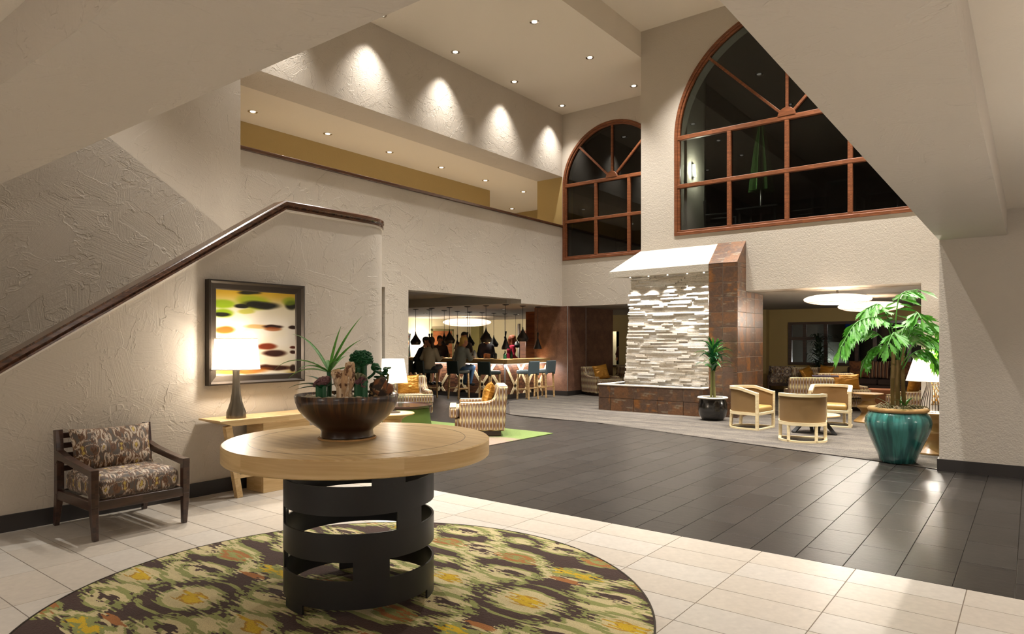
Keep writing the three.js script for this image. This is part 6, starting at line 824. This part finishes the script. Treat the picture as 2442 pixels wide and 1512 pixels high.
  const topM = std(o.top ?? 0x333338, 0.85); part('top', [skin([...torso(0.016), ...arm(0.013, o.sleeve ?? 0.88), ...(o.hood ? [[[0.07, sh + 0.04, lean - 0.08], [-0.07, sh + 0.04, lean - 0.08], 0.05], [[0, sh + 0.02, lean - 0.10], [0, sh - 0.06, lean - 0.12], 0.05, 0.04]] : [[[0.05, sh + 0.045, lean - 0.01], [-0.05, sh + 0.045, lean - 0.01], 0.035]])], 0.017, 0.05)], topM, g);
  if (o.shirt) { part('shirt', [skin([[[0, sh + 0.02, lean + 0.07], [0, hip + 0.12, lean + 0.115], 0.04, 0.045, 1.1, 1], [[0.04, sh + 0.045, lean + 0.03], [-0.04, sh + 0.045, lean + 0.03], 0.04], ...['l', 'r'].map((q) => [arms[q][0].map((v, i) => lerp(v, arms[q][1][i], 0.8)), arms[q][0].map((v, i) => lerp(v, arms[q][1][i], 0.95)), 0.04, 0.04])], 0.012, 0.02)], std(0xd9d4ca, 0.8), g); part('tie', bar([0, sh + 0.0, lean + 0.118], [0, hip + 0.1, lean + 0.165], 0.03, 0.012, 0.003, 0.05), std(0x3c4450, 0.6), g); }
  part(o.woman && sit && o.bare ? 'skirt' : 'trousers', [skin([[[0.07, hip, 0], [-0.07, hip, 0], 0.128, 0.128], ...leg(0.012, o.bare ? 0.02 : 0.97)], 0.017, 0.04)], std(o.bottom ?? 0x1a1a1e, 0.85), g);
  part('shoes', ['l', 'r'].map((q) => skin([[legs[q][1], legs[q][2], 0.045, 0.036], [legs[q][2], legs[q][2].map((v, i) => v + [0, -0.005, 0.05][i]), 0.036, 0.03]], 0.012, 0.03)), M.black, g);
  const hr = [[hp(0, 0.055, -0.03), hp(0, 0.06, 0.012), 0.092, 0.085, 0.95, 1], [hp(0, 0.0, -0.05), hp(0, -0.03, -0.055), 0.07, 0.055, 1.1, 0.8]];
  if (o.hair === 'tail') hr.push([hp(0, 0.0, -0.1), hp(-0.01, -0.12, -0.13), 0.036, 0.04], [hp(-0.01, -0.12, -0.13), hp(-0.02, -0.26, -0.12), 0.04, 0.02]); if (o.hair === 'long') for (const s of [-1, 1]) hr.push([hp(s * 0.06, 0.03, -0.02), hp(s * 0.075, -0.16, -0.03), 0.05, 0.05], [hp(s * 0.075, -0.16, -0.03), hp(s * 0.08, -0.26, -0.01), 0.05, 0.03]), hr.push([hp(0, 0, -0.07), hp(0, -0.22, -0.09), 0.07, 0.06]); if (o.hair === 'side') hr.push([hp(0.02, 0, -0.08), hp(0.06, -0.1, -0.09), 0.04, 0.035], [hp(0.06, -0.1, -0.09), hp(0.08, -0.24, -0.05), 0.035, 0.02]);
  part('hair', skin(hr, 0.009, 0.03), o.hairM ?? M.hairDark, g);
  if (o.cap) part('cap', [skin([[hp(0, 0.075, -0.03), hp(0, 0.075, 0.02), 0.098, 0.094, 0.95, 1]], 0.009, 0.02), skin([[hp(0.04, 0.07, 0.09), hp(-0.04, 0.07, 0.09), 0.02], [hp(0.03, 0.062, 0.15), hp(-0.03, 0.062, 0.15), 0.014], [hp(0, 0.07, 0.08), hp(0, 0.062, 0.15), 0.02, 0.016]], 0.007, 0.03)], std(0x3a4634, 0.8), g);
  return g;
}
const SH = 1.30;
person('man in a dark suit and tie seated at the left end of the bar', [-13.48, 0, -13.22], face(0.95, -0.25), { sit: true, lean: 0.16, top: 0x14151a, bottom: 0x101014, shirt: true, skin: M.skin, hairM: M.hairDark, hz: 0.04, arms: { l: [[0.3, 1.06, 0.16], [0.25, 1.02, 0.40]], r: [[-0.28, 1.03, 0.06], [-0.17, 0.9, 0.30]] } });
person('seated woman in a pale jacket with a long brown ponytail, facing the suited man', [-12.92, 0, -13.04], face(-0.25, -1), { sit: true, woman: true, lean: 0.1, look: 0.7, top: 0xb9ab90, bottom: 0x2a2a30, bare: true, hair: 'tail', hairM: M.hairBrown, arms: { l: [[0.27, 1.06, 0.1], [0.16, 1.09, 0.38]], r: [[-0.26, 1.04, 0.1], [-0.2, 1.08, 0.38]] } });
person('blonde woman in a grey hooded top seated at the bar, seen from behind', [-12.05, 0, -13.3], face(0.02, -1), { sit: true, woman: true, lean: 0.14, look: -0.4, top: 0x84867e, bottom: 0x1d3b58, hood: true, hair: 'side', hairM: M.hairBlonde, arms: { l: [[0.28, 1.06, 0.12], [0.14, 1.10, 0.34]], r: [[-0.30, 1.06, 0.12], [-0.16, 1.10, 0.34]] } });
person('person in dark clothes standing behind the bar, beyond the ponytailed woman', [-14.05, 0, -14.65], face(0.6, 0.6), { top: 0x17141a, skin: M.skinDark, scale: 0.97 });
person('tall bartender in a brown shirt standing behind the blonde woman', [-13.25, 0, -14.82], face(0.8, 0.4), { top: 0x4a3c34, scale: 1.03 });
person('bearded man in a cap and dark shirt standing behind the bar, looking right', [-12.71, 0, -15.2], face(0.9, 0.45), { top: 0x35323a, cap: true, scale: 1.0 });
person('woman with long red hair and a bright pink top standing behind the bar', [-12.46, 0, -16.05], face(0.6, -0.7), { woman: true, top: 0xc2264a, hair: 'long', hairM: M.hairRed, scale: 0.98 });
person('person in dark clothes seen through the opening in the far yellow wall', [-12.4, 0, -23.0], face(0.3, 1), { top: 0x3a1420, scale: 0.92 });

scene.traverse((o) => { if (o.isMesh) o.castShadow = o.receiveShadow = true; });
renderer.render(scene, camera);
